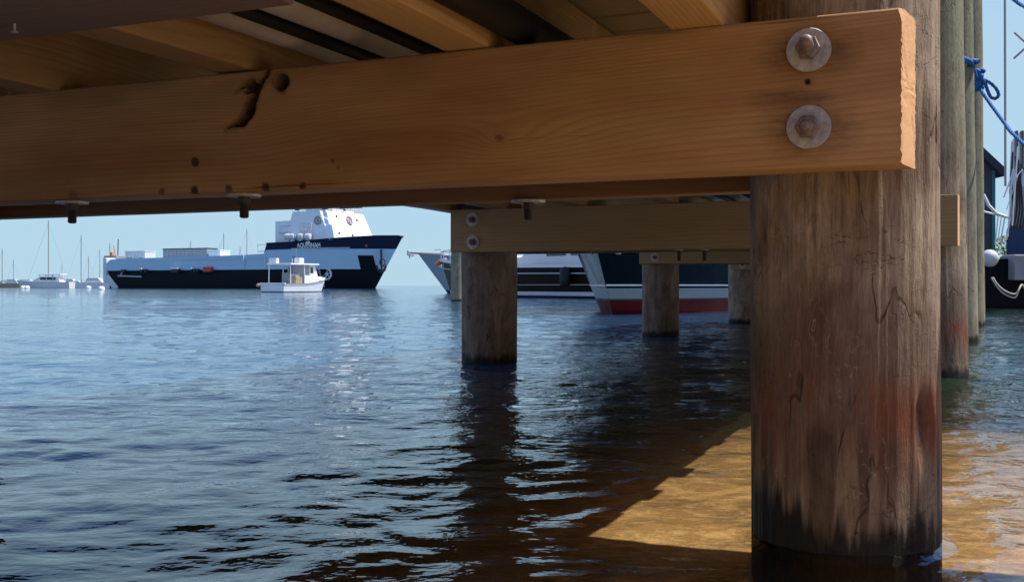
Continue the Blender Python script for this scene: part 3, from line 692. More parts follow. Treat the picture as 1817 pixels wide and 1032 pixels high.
# ------------------------------------------------------------------ the supply ship
def supply_ship():
    hd = R(-25); hx, hy = math.cos(hd), math.sin(hd)
    bow = Vector(((715 - 908.5) / 1830 * 150, 150)); O = bow - 52 * Vector((hx, hy))
    T = thing('supply_ship', 'long supply ship with navy bow, white sides with blue shade in their colour and a white wheelhouse', 'ship', (O.x, O.y, 0), hd)
    lyx, lyy = -hy, hx
    def S(px, py, ly=-6.5):         # point on the fore-and-aft plane ly metres off the centreline
        a = (px - 908.5) / 1830
        lx = (a * (O.y + ly * lyy) - (O.x + ly * lyx)) / (hx - a * hy)
        Y = O.y + lx * hy + ly * lyy
        return lx, H + (506 - py) / 1830 * Y
    hl = Hull(47.3, 4.7, 13, 7.6, tm=.66, p=2.4, flare=.93, aft=.97, fine=1.0)
    zs_black = 2.80
    def SH(px, py):                  # same, on the near side of the hull itself
        ly = -6.3
        for _ in range(12): x_, z_ = S(px, py, ly); ly = hl.y_at(min(x_, 51.0), z_)
        return x_, z_
    def curve(pts):
        q = [SH(*p) for p in pts]; return [(a / (hl.Lw + hl.rake * min(1.3, b / hl.zref)), b) for a, b in q]
    step = curve([(470, 443.5)])[0][0]
    hl.strip(const(-.8), const(zs_black), 0.012, 1, 60, 5).build('hull', M['black'], T, smooth=30)
    top = sheer([(0, 3.9)] + curve([(196, 460.5), (212, 458.5), (287, 457), (390, 453.6), (430, 452.4), (468, 450)]) + curve([(470.5, 443.5), (525, 441.6), (600, 441.2), (700, 441.7)]) + [(1, 5.75)])
    hl.strip(const(zs_black), top, 0, 1, 220, 4, deck=.3).build('side_band', M['lightband'], T, smooth=30, label='white upper hull side with blue shade in its colour')
    nt_ = sheer(curve([(471, 432.5), (508, 431), (540, 428.5), (606, 422.8), (668, 419.3), (704, 419)]) + [(1, 7.3)])
    hl.strip(lambda t: top(max(t, step)), nt_, step, 1, 80, 4, deck=.35, off=.02).build('forecastle', M['navy'], T, smooth=30, label='navy forecastle band with the ship name')
    hl.strip(lambda t: nt_(t) - .02, lambda t: nt_(t) + .16, step, 1, 80, 1, off=.12).build('cap_rail', M['navy'], T, smooth=30)
    hl.strip(const(4.35), const(4.5), .03, step - .002, 40, 1, off=.12).build('rub_rail', M['lightband'], T)
    # white stern end and skeg
    MB().box(-.7, .1, -6.1, 6.1, .9, 4.9, .25).build('stern_plate', M['offwhite'], T)
    MB().prism([(-.6, 1.6), (.5, 2.2), (2.6, .1), (1.6, -.3)], -6.0, -5.0).build('stern_plate', M['offwhite'], T)
    # black panel on the bow
    a0, a1 = S(638, 460, -5.0)[0] / 51.5, S(666, 460, -4.0)[0] / 51.5
    bpn = MB(); xs_ = np.linspace(SH(638, 466)[0], SH(666, 466)[0], 9); zz_ = np.linspace(zs_black - .05, SH(650, 453)[1], 7)
    for dd in (.07, -.05): bpn.add([(x_, hl.y_at(x_, z_) - dd, z_) for x_ in xs_ for z_ in zz_], [(i * 7 + j, (i + 1) * 7 + j, (i + 1) * 7 + j + 1, i * 7 + j + 1) for i in range(8) for j in range(6)])
    bpn.build('bow_panel', M['black'], T, label='black square painted on the pale bow')
    # panel edge lines and small marks along the rubbing line
    rl = MB()
    for px in (432, 470): x_, z_ = S(px, 465); rl.box(x_ - .06, x_ + .06, -6.56, -6.40, 3.0, 5.0)
    rl.build('plate_seam', M['offwhite'], T)
    g = MB(); g.box(*[S(363, 478)[0], S(376, 478)[0]], -6.9, -6.2, 2.5, 3.25, .05); g.build('locker', M['red'], T, label='red locker on the black side')
    for (p0, p1) in ((305, 318), (341, 343), (345, 348), (350, 353), (251, 254), (217, 222), (259, 261)):
        x0, x1 = S(p0, 478)[0], S(p1, 478)[0]
        MB().box(x0, x1, -6.85, -6.2, 2.45, 2.95, .08).build('fender', M['dark'], T)
        if p0 in (305, 251, 341): MB().box(x0, x1, -6.9, -6.3, 2.96, 3.15, .03).build('fender', M['white'], T)
    ml = MB(); x0, x1 = S(209, 490)[0], S(250, 492)[0]
    ml.tube([(x0, -6.42, 1.95), (x1, -6.42, 1.80)], .14); ml.tube([(x0 + .5, -6.42, 1.9), (x0 + .9, -6.42, 2.6)], .14)
    ml.build('sponson', M['grey'], T)
    tx, tz = SH(580, 485)
    rg = MB(); 
    rg.tube([(tx + .75 * math.cos(k * math.pi / 12), hl.y_at(tx, tz) - .05, tz - .1 + .75 * math.sin(k * math.pi / 12)) for k in range(25)], .14, 6)
    for k in range(3):
        an = k * math.pi / 3 + .3; rg.tube([(tx - .5 * math.cos(an), hl.y_at(tx, tz) - .05, tz - .1 - .5 * math.sin(an)), (tx + .5 * math.cos(an), hl.y_at(tx, tz) - .05, tz - .1 + .5 * math.sin(an))], .08, 5)
    rg.build('thruster_mark', M['offwhite'], T)
    dm = MB()
    for k in range(9):
        x_ = SH(567 + k * .6, 486)[0]; z_ = 2.7 - k * .3; y_ = hl.y_at(x_, z_); dm.box(x_ - .12, x_ + .12, y_ - .05, y_ + .02, z_ - .09, z_ + .06)
    dm.build('draft_marks', M['offwhite'], T)
    # anchor at the bow
    ax, az = SH(690, 470); am = MB()
    am.tube([(ax - .3, -1.6, az + 2.2), (ax - .2, -1.7, az + .4), (ax, -1.9, az - .9)], .16, 8)
    am.tube([(ax - .9, -1.9, az - .1), (ax - .6, -2.0, az - .8), (ax, -2.0, az - 1.1), (ax + .5, -2.0, az - .8), (ax + .7, -1.9, az - .1)], .17, 8)
    am.tube([(ax + .1 + .45 * math.cos(k * .5), -1.9, az + .35 + .5 * math.sin(k * .5)) for k in range(13)], .09, 6)
    am.build('anchor', M['dark'], T, smooth=40)
    # superstructure: outline at base and top, with a chamfered corner
    zb = 7.05; xa = S(508, 420, -5.2)[0]; xc = S(586, 425, -5.2)[0]
    xa2 = S(520, 380, -4.6)[0]; xt = S(574, 376, -4.6)[0]; 
    ztop = S(585, 374, -4)[1]
    # front face spans px 586..674 at its base and 592..661 at the top
    xf_b = xc + .15
    hbF = 4.9
    lo = [(xa, -5.4), (xc, -5.4), (xc + .5, -5.0), (xc + .5, 6.0), (xc, 6.2), (xa, 6.2)]
    hi = [(xa2, -4.7), (xt - .6, -4.7), (xt + .6, -3.4), (xt + .6, 5.0), (xt - .6, 5.4), (xa2, 5.4)]
    MB().frustum(lo, hi, zb, ztop).build('deckhouse', M['white'], T, label='white slab sided deckhouse')
    MB().box(xa - 2.2, xa + .4, -5.0, 5.0, 6.4, 10.0, .1).build('deckhouse', M['white'], T, label='lower aft deckhouse')
    # wheelhouse with windows over it, mostly hidden by the beam
    wl = [(xa2 + 1.5, -3.6), (xt - .4, -3.6), (xt + .3, -2.8), (xt + .3, 2.8), (xt - .4, 3.6), (xa2 + 1.5, 3.6)]
    wh = [(a + (.3 if a > xt - 1 else 0), b * 1.03) for a, b in wl]
    wf = MB().frustum(wl, wh, ztop + .05, ztop + 3.2).build('wheelhouse', M['white'], T)
    wn_ = MB()
    for k in range(6): wn_.box(xa2 + 2.2 + k * 1.0, xa2 + 2.9 + k * 1.0, -3.76, -3.66, ztop + 1.0, ztop + 2.2)
    wn_.build('window', M['glass'], wf)
    for k in range(5):
        MB().box(xt + .40, xt + .52, -2.6 + k * 1.08, -1.8 + k * 1.08, ztop + 1.0, ztop + 2.2).build('window', M['glass'], wf)
    # railing round the top
    rr_ = MB(); rp = hi + [hi[0]]
    for hh in (.55, 1.05): rr_.tube([(x_, y_, ztop + hh) for x_, y_ in rp], .045, 5)
    for (a, b) in zip(rp[:-1], rp[1:]):
        d = math.hypot(b[0] - a[0], b[1] - a[1]); n_ = max(1, int(d / 1.2))
        for k in range(n_): q_ = k / n_; rr_.tube([(a[0] + (b[0] - a[0]) * q_, a[1] + (b[1] - a[1]) * q_, ztop), (a[0] + (b[0] - a[0]) * q_, a[1] + (b[1] - a[1]) * q_, ztop + 1.05)], .045, 5)
    rr_.build('railing', M['offwhite'], T)
    for k, px in enumerate((527, 576, 606, 614, 622, 631, 637)):
        x_, _ = S(px, 368, -4.0); MB().box(x_ - .35, x_ + .35, -4.15, -3.6, ztop + .25, ztop + 1.35 + .3 * (k == 0), .05).build('deck_locker', M['dark'], T)
    # round seals
    def seal(cx, cy, cz, nrm, r_, mt):
        sb = MB(); n_ = Vector(nrm).normalized(); sx = Vector((0, 0, 1)).cross(n_).normalized(); up = n_.cross(sx)
        c_ = Vector((cx, cy, cz)) + n_ * .06
        def ring(rad, th): sb.tube([c_ + sx * rad * math.cos(k * math.pi / 12) + up * rad * math.sin(k * math.pi / 12) for k in range(25)], th, 5, cap=False)
        ring(r_, .07); ring(r_ * .72, .045)
        for k in range(14):
            a = k * math.tau / 14; sb.tube([c_ + (sx * math.cos(a) + up * math.sin(a)) * r_ * .8, c_ + (sx * math.cos(a) + up * math.sin(a)) * r_ * .94], .04, 4)
        for (a, b, c2, d) in ((-.3, -.3, .3, .1), (-.2, .3, .3, .3), (-.35, .05, .1, .38), (-.1, -.4, .3, -.25)):
            sb.tube([c_ + sx * a * r_ + up * b * r_, c_ + sx * c2 * r_ + up * d * r_], .07, 5)
        sb.build('emblem', M[mt], T)
    x_, z_ = S(565, 391, -4.85)
    sn = Vector((0, -(ztop - zb), .65)); seal(x_, -5.4 + .7 * (z_ - zb) / (ztop - zb), z_, sn, .62, 'grey')
    M['sealred'] = paint('faded_red_emblem', (.42, .24, .28), .6, .3)
    # front face centre
    fz = S(627, 391, 0)[1]; q_ = (fz - zb) / (ztop - zb); fxx = (xc + .5) * (1 - q_) + (xt + .6) * q_
    seal(fxx, 0.5, fz, ((ztop - zb), 0, (xc - xt)), .68, 'sealred')
    pm = MB()
    for yy, zz in ((-2.6, fz + .5), (2.6, fz + .2), (0, fz + 1.6), (-3.2, fz - 2), (.2, fz - 2.2), (-.2, fz - 2.6), (.5, fz - 2.7)):
        q_ = (zz - zb) / (ztop - zb); fx2 = (xc + .5) * (1 - q_) + (xt + .6) * q_; pm.lathe([(.16, 0), (.16, .12)], 10, (fx2, yy, zz), 'x')
    pm.build('porthole', M['dark'], T)
    # liferaft drums on the side deck
    for k, px in enumerate((511, 519, 534, 547)):
        x_, z_ = S(px, 421, -5.9); d = MB(); d.lathe([(.25, -.46), (.44, -.4), (.47, -.2), (.48, 0), (.47, .2), (.44, .4), (.25, .46)], 16, (x_, -5.9, z_ + .1), 'x')
        d.box(x_ - .3, x_ + .3, -6.1, -5.7, z_ - .9, z_ - .35); dd = d.build('liferaft_drum', M['offwhite'], T, smooth=40)
    fr_ = MB()
    for (p0, p1, y0, y1) in ((533, 552, 395, 408),):
        for px in (533, 540, 546, 552): x_, z0 = S(px, y1, -5.6); fr_.tube([(x_, -5.5, z0 - .6), (x_, -5.5, S(px, y0 + (px == 540) * -3, -5.6)[1])], .06, 5)
        for py in (y0, 401, y1): a_ = S(p0, py, -5.6); b_ = S(p1, py, -5.6); fr_.tube([(a_[0], -5.5, a_[1]), (b_[0], -5.5, b_[1])], .06, 5)
    a_ = S(497, 401, -5.2); b_ = S(515, 401, -5.2); c_ = S(497, 412, -5.2)
    fr_.tube([(b_[0], -5.2, a_[1]), (a_[0], -5.2, a_[1]), (a_[0], -5.2, c_[1]), (b_[0], -5.2, c_[1])], .06, 5); fr_.box(a_[0] - .3, b_[0] + .3, -5.3, -4.2, c_[1] - .15, c_[1])
    a_ = S(457, 434, -6.2); b_ = S(472, 434, -6.2); c_ = S(457, 446, -6.2)
    fr_.tube([(b_[0], -6.2, a_[1]), (a_[0], -6.2, a_[1]), (a_[0], -6.2, c_[1]), (b_[0], -6.2, c_[1])], .06, 5)
    fr_.build('railing', M['offwhite'], T)
    # name
    cu = bpy.data.curves.new('ship_name', 'FONT'); cu.body = 'AQUINNAH'; cu.size = 1.02; cu.extrude = .02; cu.space_character = 1.06; cu.offset = .015
    to = bpy.data.objects.new('tmp', cu); C.objects.link(to); bpy.context.view_layer.update()
    me = bpy.data.meshes.new_from_object(to.evaluated_get(bpy.context.evaluated_depsgraph_get())); bpy.data.objects.remove(to)
    x0, z0 = SH(528, 439.3); x1 = SH(569, 438)[0]; wd = max(v.co.x for v in me.vertices); sc_ = (x1 - x0) / wd
    y0 = 0
    me.materials.append(M['white']); n_ = bpy.data.objects.new('ship_name', me); C.objects.link(n_); n_.parent = T
    hgt_ = max(v.co.y for v in me.vertices)
    for v in me.vertices:
        x_ = x0 + v.co.x * sc_; z_ = z0 + .015 * (x_ - x0) + v.co.y / hgt_ * .66; v.co = (x_, hl.y_at(x_, z_) - .06 - v.co.z, z_)
    sub = MB()
    xx = [x0 - 1 + k * .5 for k in range(18)]; sub.tube([(x_, hl.y_at(x_, 5.8) - .05, 5.79 + .012 * (x_ - x0)) for x_ in xx], .06, 5)
    sub.build('name_strake', M['offwhite'], T)
    MB().lathe([(.2, 0), (.2, .12)], 10, (S(634, 437, -5.2)[0], hl.y_at(S(634, 437, -5.2)[0], 6.15) - .15, 6.15), 'y').build('bow_light', M['red'], T)
    return T, S
ship, S = supply_ship()
SO = ship.location.copy(); SR = ship.rotation_euler.z
def on_ship(lx, ly, z): return (SO.x + lx * math.cos(SR) - ly * math.sin(SR), SO.y + lx * math.sin(SR) + ly * math.cos(SR), z)
# cargo standing on the ship's deck
def container(p0, p1, py, ly, name, label, cat, m, topm=None, ribs=True, grp=None):
    x0, zt = S(p0, py, ly); x1 = S(p1, py, ly)[0]; Ln = x1 - x0
    t = thing(name, label, cat, on_ship(x0, ly, 4.1), SR, grp)
    MB().box(0, Ln, 0, 2.4, .35, zt - 4.1, .04).build('body', M[m], t)
    if ribs:
        r = MB()
        for k in range(int(Ln / .8)): r.box(.4 + k * .8, .46 + k * .8, -.04, .01, .5, zt - 4.25)
        r.build('panel_rib', M[m], t)
    MB().box(-.05, Ln + .05, -.06, 2.46, zt - 4.1, zt - 3.96).build('roof', M[topm or m], t)
    wl_ = MB()
    for k in (.15, .3, .8): wl_.lathe([(.42, -.15), (.42, .15)], 14, (Ln * k, .1, .42), 'y')
    wl_.build('wheel', M['rubber'], t)
container(222, 257, 447, -3, 'box_truck', 'small pale box truck near the stern of the ship', 'truck', 'offwhite')
container(289, 367, 442.5, -3, 'cargo_trailer', 'long grey cargo trailer with a dark roof edge on the ship deck', 'trailer', 'grey', 'dark')
container(370, 390, 445, -3, 'cargo_container', 'small white container just ahead of the long grey trailer', 'container', 'white')
t = thing('deck_crane', 'small orange deck crane at the stern of the ship', 'crane', on_ship(S(205, 455, -3)[0], -3, 4.8), SR)
MB().box(-1.6, 1.2, -1, 1, -.5, .5, .1).build('crane_base', M['grey'], t); MB().box(-.1, .35, -1.1, -.6, .5, 1.1, .1).build('cab', M['orange'], t)
MB().tube([(0, 0, .5), (-.4, 0, 2.2)], .08, 6).build('boom', M['orange'], t); MB().tube([(.5, 0, .4), (.6, 0, 3.2)], .08, 6).build('boom', M['dark'], t)

# ------------------------------------------------------------------ small white workboat
def lobster_boat():
    Y0 = 66.0; hd = R(62); c = W(483, 506, Y0)
    T = thing('workboat', 'small white workboat with an open shelter moored before the ship', 'boat', (c.x, c.y, 0), hd); T.scale = (.84, .95, .88)
    hl = Hull(5.9, .5, 2.5, 1.0, tm=.45, p=2.3, flare=.86, aft=.9)
    sh = sheer([(0, .62), (.4, .66), (.75, .86), (1, 1.12)])
    hl.strip(const(-.25), const(.06), 0, 1, 30, 2).build('boot_stripe', M['dark'], T, smooth=30)
    hl.strip(const(.06), sh, 0, 1, 30, 4, deck=.1).build('hull', M['white'], T, smooth=30)
    hl.strip(lambda t: sh(t) - .09, lambda t: sh(t) + .01, 0, 1, 30, 1, off=.035).build('rub_rail', M['grey'], T, smooth=30)
    MB().box(-.04, .10, -1.1, 1.1, .56, .68, .02).build('transom_cap', M['white'], T)
    # open-backed cabin: front bulkhead, side panels, roof on posts
    MB().prism([(3.3, .6), (3.45, 2.0), (3.9, 2.0), (4.4, .85), (4.3, .6)], -.86, .86).build('windshield', M['white'], T)
    for yy in (-.55, 0, .55): MB().prism([(4.30, 1.28), (4.02, 1.9), (4.04, 1.92), (4.33, 1.3)], yy - .22, yy + .22).build('window', M['glass'], T)
    MB().prism([(4.2, .8), (4.25, 1.2), (5.2, 1.15), (5.5, .95)], -.55, .55).build('cuddy', M['white'], T)
    for sd_ in (-1, 1):
        MB().box(2.5, 3.6, sd_ * .95 - .03, sd_ * .95 + .03, .6, 1.25).build('side_panel', M['white'], T)
        MB().box(3.1, 3.6, sd_ * .95 - .03, sd_ * .95 + .03, 1.25, 2.0).build('side_panel', M['white'], T)
        for xx in (.85, 2.5): MB().tube([(xx, sd_ * .95, .6), (xx, sd_ * .93, 2.02)], .04, 8).build('post', M['white'], T)
    MB().box(.7, 4.15, -1.08, 1.08, 2.0, 2.12, .05).build('roof', M['white'], T)
    MB().box(.95, 1.25, .35, 1.05, 2.12, 2.50, .04).build('roof_box', M['white'], T); MB().box(1.8, 2.4, -1.0, -.35, 2.12, 2.52, .06).build('roof_box', M['white'], T)
    MB().tube([(1.85, -.5, 2.12), (1.85, -.5, 2.62)], .07, 8).build('roof_light', M['canvas'], T)
    MB().box(2.2, 2.9, .1, .85, .55, 1.45, .05).build('console', M['grey'], T)
    MB().box(1.6, 2.4, -.85, -.15, .55, 1.12, .05).build('trap_stack', M['tan'], T); MB().box(1.8, 2.3, -.7, -.2, 1.12, 1.35, .05).build('trap_stack', M['offwhite'], T)
    MB().lathe([(.02, -.14), (.11, -.09), (.14, 0), (.11, .09), (.02, .14)], 14, (-.12, 1.15, .5)).build('fender', M['tan'], T, smooth=True)
    for sd_ in (-1, 1): MB().box(3.15, 3.52, sd_ * .95 - .04, sd_ * .95 + .04, 1.4, 1.85).build('window', M['glass'], T)
    MB().tube([(3.4, .5, 2.1), (3.5, .5, 3.3)], .015, 5).build('antenna', M['mast'], T)
    return T
lobster_boat()

# ------------------------------------------------------------------ yachts beyond the pier
def yacht_grey():
    Y0 = 58; a = W(742, 450, Y0); hd = math.atan2(-.62, -.78); Lw = 15.0
    zt = a.z
    hv = Vector((math.cos(hd), math.sin(hd))); o = Vector((a.x, a.y)) - hv * (Lw + 1.9)
    T = thing('sailing_yacht', 'grey hulled yacht whose long bow and bowsprit point left beside the second row piling', 'yacht', (o.x, o.y, 0), hd)
    hl = Hull(Lw - .1, 2.0, 4.2, zt, tm=.45, p=2.0, flare=.75, aft=.8)
    hl.strip(const(-.4), const(.16), 0, 1, 40, 2).build('boot_stripe', M['navy'], T, smooth=30)
    hl.strip(const(.16), sheer([(0, zt * .75), (.5, zt * .8), (1, zt)]), 0, 1, 50, 5, deck=.05).build('hull', M['greyhull'], T, smooth=30)
    MB().tube([(Lw + .2, 0, zt + .02), (Lw + 2.1, 0, zt + .06), (Lw + 2.6, 0, zt + .08)], [.10, .09, .07], 10).build('bowsprit', M['mast'], T)
    an_ = MB(); an_.tube([(Lw + 2.6, 0, zt + .16), (Lw + 2.2, 0, zt - .10), (Lw + 2.5, 0, zt - .22)], .05, 6); an_.tube([(Lw + 2.3, -.2, zt - .1), (Lw + 2.6, 0, zt - .05), (Lw + 2.3, .2, zt - .1)], .06, 6); an_.build('anchor', M['steel'], T)
    MB().prism([(3, zt * .7), (3.5, zt * .7 + .8), (9, zt * .7 + .7), (10.5, zt * .75)], -1.1, 1.1).build('cabin', M['white'], T)
yacht_grey()
def yacht_dark():
    hx_, Yb = (783 - 908.5) / 1830, 45.0
    b = Vector((hx_ * Yb, Yb)); s_ = Vector((3.6, 31.5)); d = (b - s_); Lw = d.length; hd = math.atan2(d.y, d.x)
    # shift the centreline back so that the near side passes through the measured line
    n_ = Vector((-d.y, d.x)).normalized(); n_ = n_ if n_.y > 0 else -n_; s2 = s_ + n_ * 1.9
    b2 = b; d2 = b2 - s2; Lw = d2.length; hd = math.atan2(d2.y, d2.x)
    T = thing('motor_yacht', 'dark brown motor yacht with a white cabin behind the second row piling', 'yacht', (s2.x, s2.y, 0), hd)
    hl = Hull(Lw - .9, .9, 3.9, 1.5, tm=.45, p=2.2, flare=.86, aft=.92)
    hl.strip(const(-.3), const(.09), 0, 1, 40, 2).build('boot_stripe', M['navy'], T, smooth=30)
    hl.strip(const(.09), const(.22), 0, 1, 40, 1, off=.01).build('waterline_stripe', M['offwhite'], T, smooth=30)
    sh = sheer([(0, 1.02), (.5, 1.1), (1, 1.5)])
    hl.strip(const(.22), sh, 0, 1, 50, 5, deck=.08).build('hull', M['brownhull'], T, smooth=30)
    hl.strip(lambda t: sh(t) - .02, lambda t: sh(t) + .08, 0, 1, 50, 1, off=.05).build('toe_rail', M['white'], T, smooth=30)
    hl.strip(lambda t: sh(t) * .78, lambda t: sh(t) * .78 + .03, 0, 1, 50, 1, off=.04).build('rub_rail', M['offwhite'], T, smooth=30)
    hl.strip(lambda t: .45, lambda t: .47, 0, .8, 50, 1, off=.12).build('mooring_line', M['whiterope'], T, smooth=30)
    c0 = MB().prism([(1.0, 1.0), (1.3, 2.2), (5.6, 2.2), (6.8, 1.45), (9.4, 1.35), (10.2, 1.1)], -1.45, 1.45).build('cabin', M['white'], T)
    for sd_ in (-1, 1):
        for (x0, x1) in ((1.7, 2.6), (2.9, 3.8), (4.1, 5.2)): MB().box(x0, x1, sd_ * 1.46 - .02, sd_ * 1.46 + .02, 1.45, 2.0).build('window', M['glass'], T)
        MB().box(7.3, 8.6, sd_ * 1.46 - .02, sd_ * 1.46 + .02, 1.18, 1.3).build('window', M['glass'], T)
    rl = MB(); 
    P_ = [hl.pt(t, 1.5, 1) for t in (.55, .7, .82, .92, 1.0)]
    for sd_ in (-1, 1):
        rl.tube([(p[0], sd_ * p[1], sh(.8) + .55) for p in P_], .018, 5)
        for p in P_: rl.tube([(p[0], sd_ * p[1], 1.2), (p[0] + .05, sd_ * p[1], sh(.8) + .55)], .018, 5)
    rl.tube([(Lw - .3, 0, 1.5), (Lw - .0, 0, 2.0)], .02, 5); rl.tube([(Lw, 0, 2.0), (Lw + .6, 0, 2.0)], .015, 5)
    rl.build('bow_rail', M['steel'], T)
    am = MB(); am.tube([(Lw - .4, 0, 1.58), (Lw + .15, 0, 1.5), (Lw + .2, 0, 1.25)], .07, 6); am.tube([(Lw + .1, -.25, 1.38), (Lw + .25, 0, 1.22), (Lw + .1, .25, 1.38)], .06, 6)
    am.build('anchor', M['steel'], T); MB().lathe([(.02, -.12), (.13, -.06), (.14, .06), (.02, .12)], 10, (Lw + .05, .1, 1.42)).build('mooring_ball', M['orange'], T, smooth=True)
    fp = hl.pt(.24, .6, 1); fm = MB(); fm.lathe([(.03, -.34), (.17, -.26), (.19, 0), (.17, .26), (.03, .34)], 14, (fp[0], 0, 0))
    for sgn in (1,):
        fo = fm.build('fender', M['rubber'], T, (0, fp[1] + .2, .72), smooth=True)
    return T
yacht_dark()
def yacht_black():
    hd = math.atan2(-math.cos(R(25)), -math.sin(R(25))); Lw = 11.5; rake = 1.3
    hv = Vector((math.cos(hd), math.sin(hd))); st = Vector(((1088 - 908.5) / 1830 * 15.6, 15.6)); o = st - hv * Lw
    T = thing('moored_yacht', 'glossy black yacht with red bottom and grey stripe moored beyond the pier', 'yacht', (o.x, o.y, 0), hd)
    zt = 1.75; hl = Hull(Lw, rake, 4.2, zt, tm=.38, p=2.9, flare=.72, aft=.85)
    hl.strip(const(-.35), const(.215), 0, 1, 60, 3).build('bottom', M['redbottom'], T, smooth=30)
    hl.strip(const(.215), const(.235), 0, 1, 60, 1, off=.004).build('pinstripe', M['dark'], T, smooth=30)
    hl.strip(const(.235), const(.395), 0, 1, 60, 2).build('waterline_stripe', M['greyhull'], T, smooth=30)
    sh = sheer([(0, zt * .72), (.5, zt * .8), (1, zt)])
    hl.strip(const(.395), sh, 0, 1, 70, 8, deck=.05).build('hull', M['glossblack'], T, smooth=30)
    hl.strip(const(.43), const(.455), 0, 1, 60, 1, off=.006).build('pinstripe', M['white'], T, smooth=30)
    hl.strip(lambda t: sh(t) - .03, lambda t: sh(t) + .06, 0, 1, 60, 1, off=.03).build('toe_rail', M['tan'], T, smooth=30)
    MB().prism([(2, zt * .75), (2.4, zt * .75 + .75), (7.5, zt * .75 + .65), (9, zt * .82)], -1.15, 1.15).build('cabin', M['white'], T)
    hp = MB()
    for t in (.955, .985): p = hl.pt(t, .90, -1); 
    for sd_ in (-1, 1):
        p = hl.pt(.975, .92, sd_); hp.lathe([(.03, -.04), (.03, .04)], 10, p, 'y')
    hp.build('hull_fitting', M['steel'], T)
yacht_black()

# ------------------------------------------------------------------ far moorings on the left
def sailboat(px, ytop, Y, label, mastonly=False):
    T = thing('sailboat', label, 'sailboat', ((px - 908.5) / 1830 * Y, Y, 0), R(random.uniform(150, 200)), 'sailboats moored far out on the left')
    Ht = (506 - ytop) / 1830 * Y; Ls = Ht * .62
    hl = Hull(Ls, Ls * .08, Ls * .28, 1.0, tm=.4, p=1.9, flare=.8, aft=.6)
    h = hl.strip(const(-.2), sheer([(0, .8), (1, 1.1)]), 0, 1, 20, 2, deck=.02).build('hull', M['white' if random.random() < .6 else 'grey'], T, (-Ls * .5, 0, 0), smooth=30)
    MB().box(-Ls * .15, Ls * .15, -.7, .7, .8, 1.25, .1).build('cabin', M['offwhite'], T)
    MB().tube([(0, 0, .8), (0, 0, Ht + H)], [.11, .08], 6).build('mast', M['mast'], T)
    MB().tube([(0, 0, 1.9), (-Ls * .42, 0, 1.8)], .12, 6).build('boom', M['canvas' if random.random() < .5 else 'offwhite'], T)
    rg = MB(); 
    for e in ((Ls * .5, 0), (-Ls * .48, 0)): rg.tube([(0, 0, Ht), (e[0], e[1], 1.0)], .018, 4)
    rg.build('rigging', M['grey'], T)
random.seed(21)
for (px, yt, Y, lb) in [(4, 441, 260, 'sailboat with its mast at the very left edge of the view'), (24, 460, 340, 'small faint sailboat second from the left edge'),
                        (86, 391, 205, 'sailboat with the tallest mast, behind the white cabin cruiser'), (110, 468, 380, 'small far sailboat just right of the tallest mast'),
                        (144, 417, 230, 'sailboat with a tall mast right of the white cabin cruiser'), (157, 454, 300, 'sailboat with a short mast between two taller ones'),
                        (177, 442, 280, 'sailboat just left of the ship stern'), (195, 431, 250, 'sailboat mast rising over the ship stern crane'),
                        (338, 427, 300, 'mast showing above the long grey trailer'), (397, 413, 270, 'mast standing just right of the white container'),
                        (426, 438, 330, 'short mast left of the pale forward side'), (438, 406, 260, 'tall mast nearest the ship forecastle')]:
    sailboat(px, yt, Y, lb)
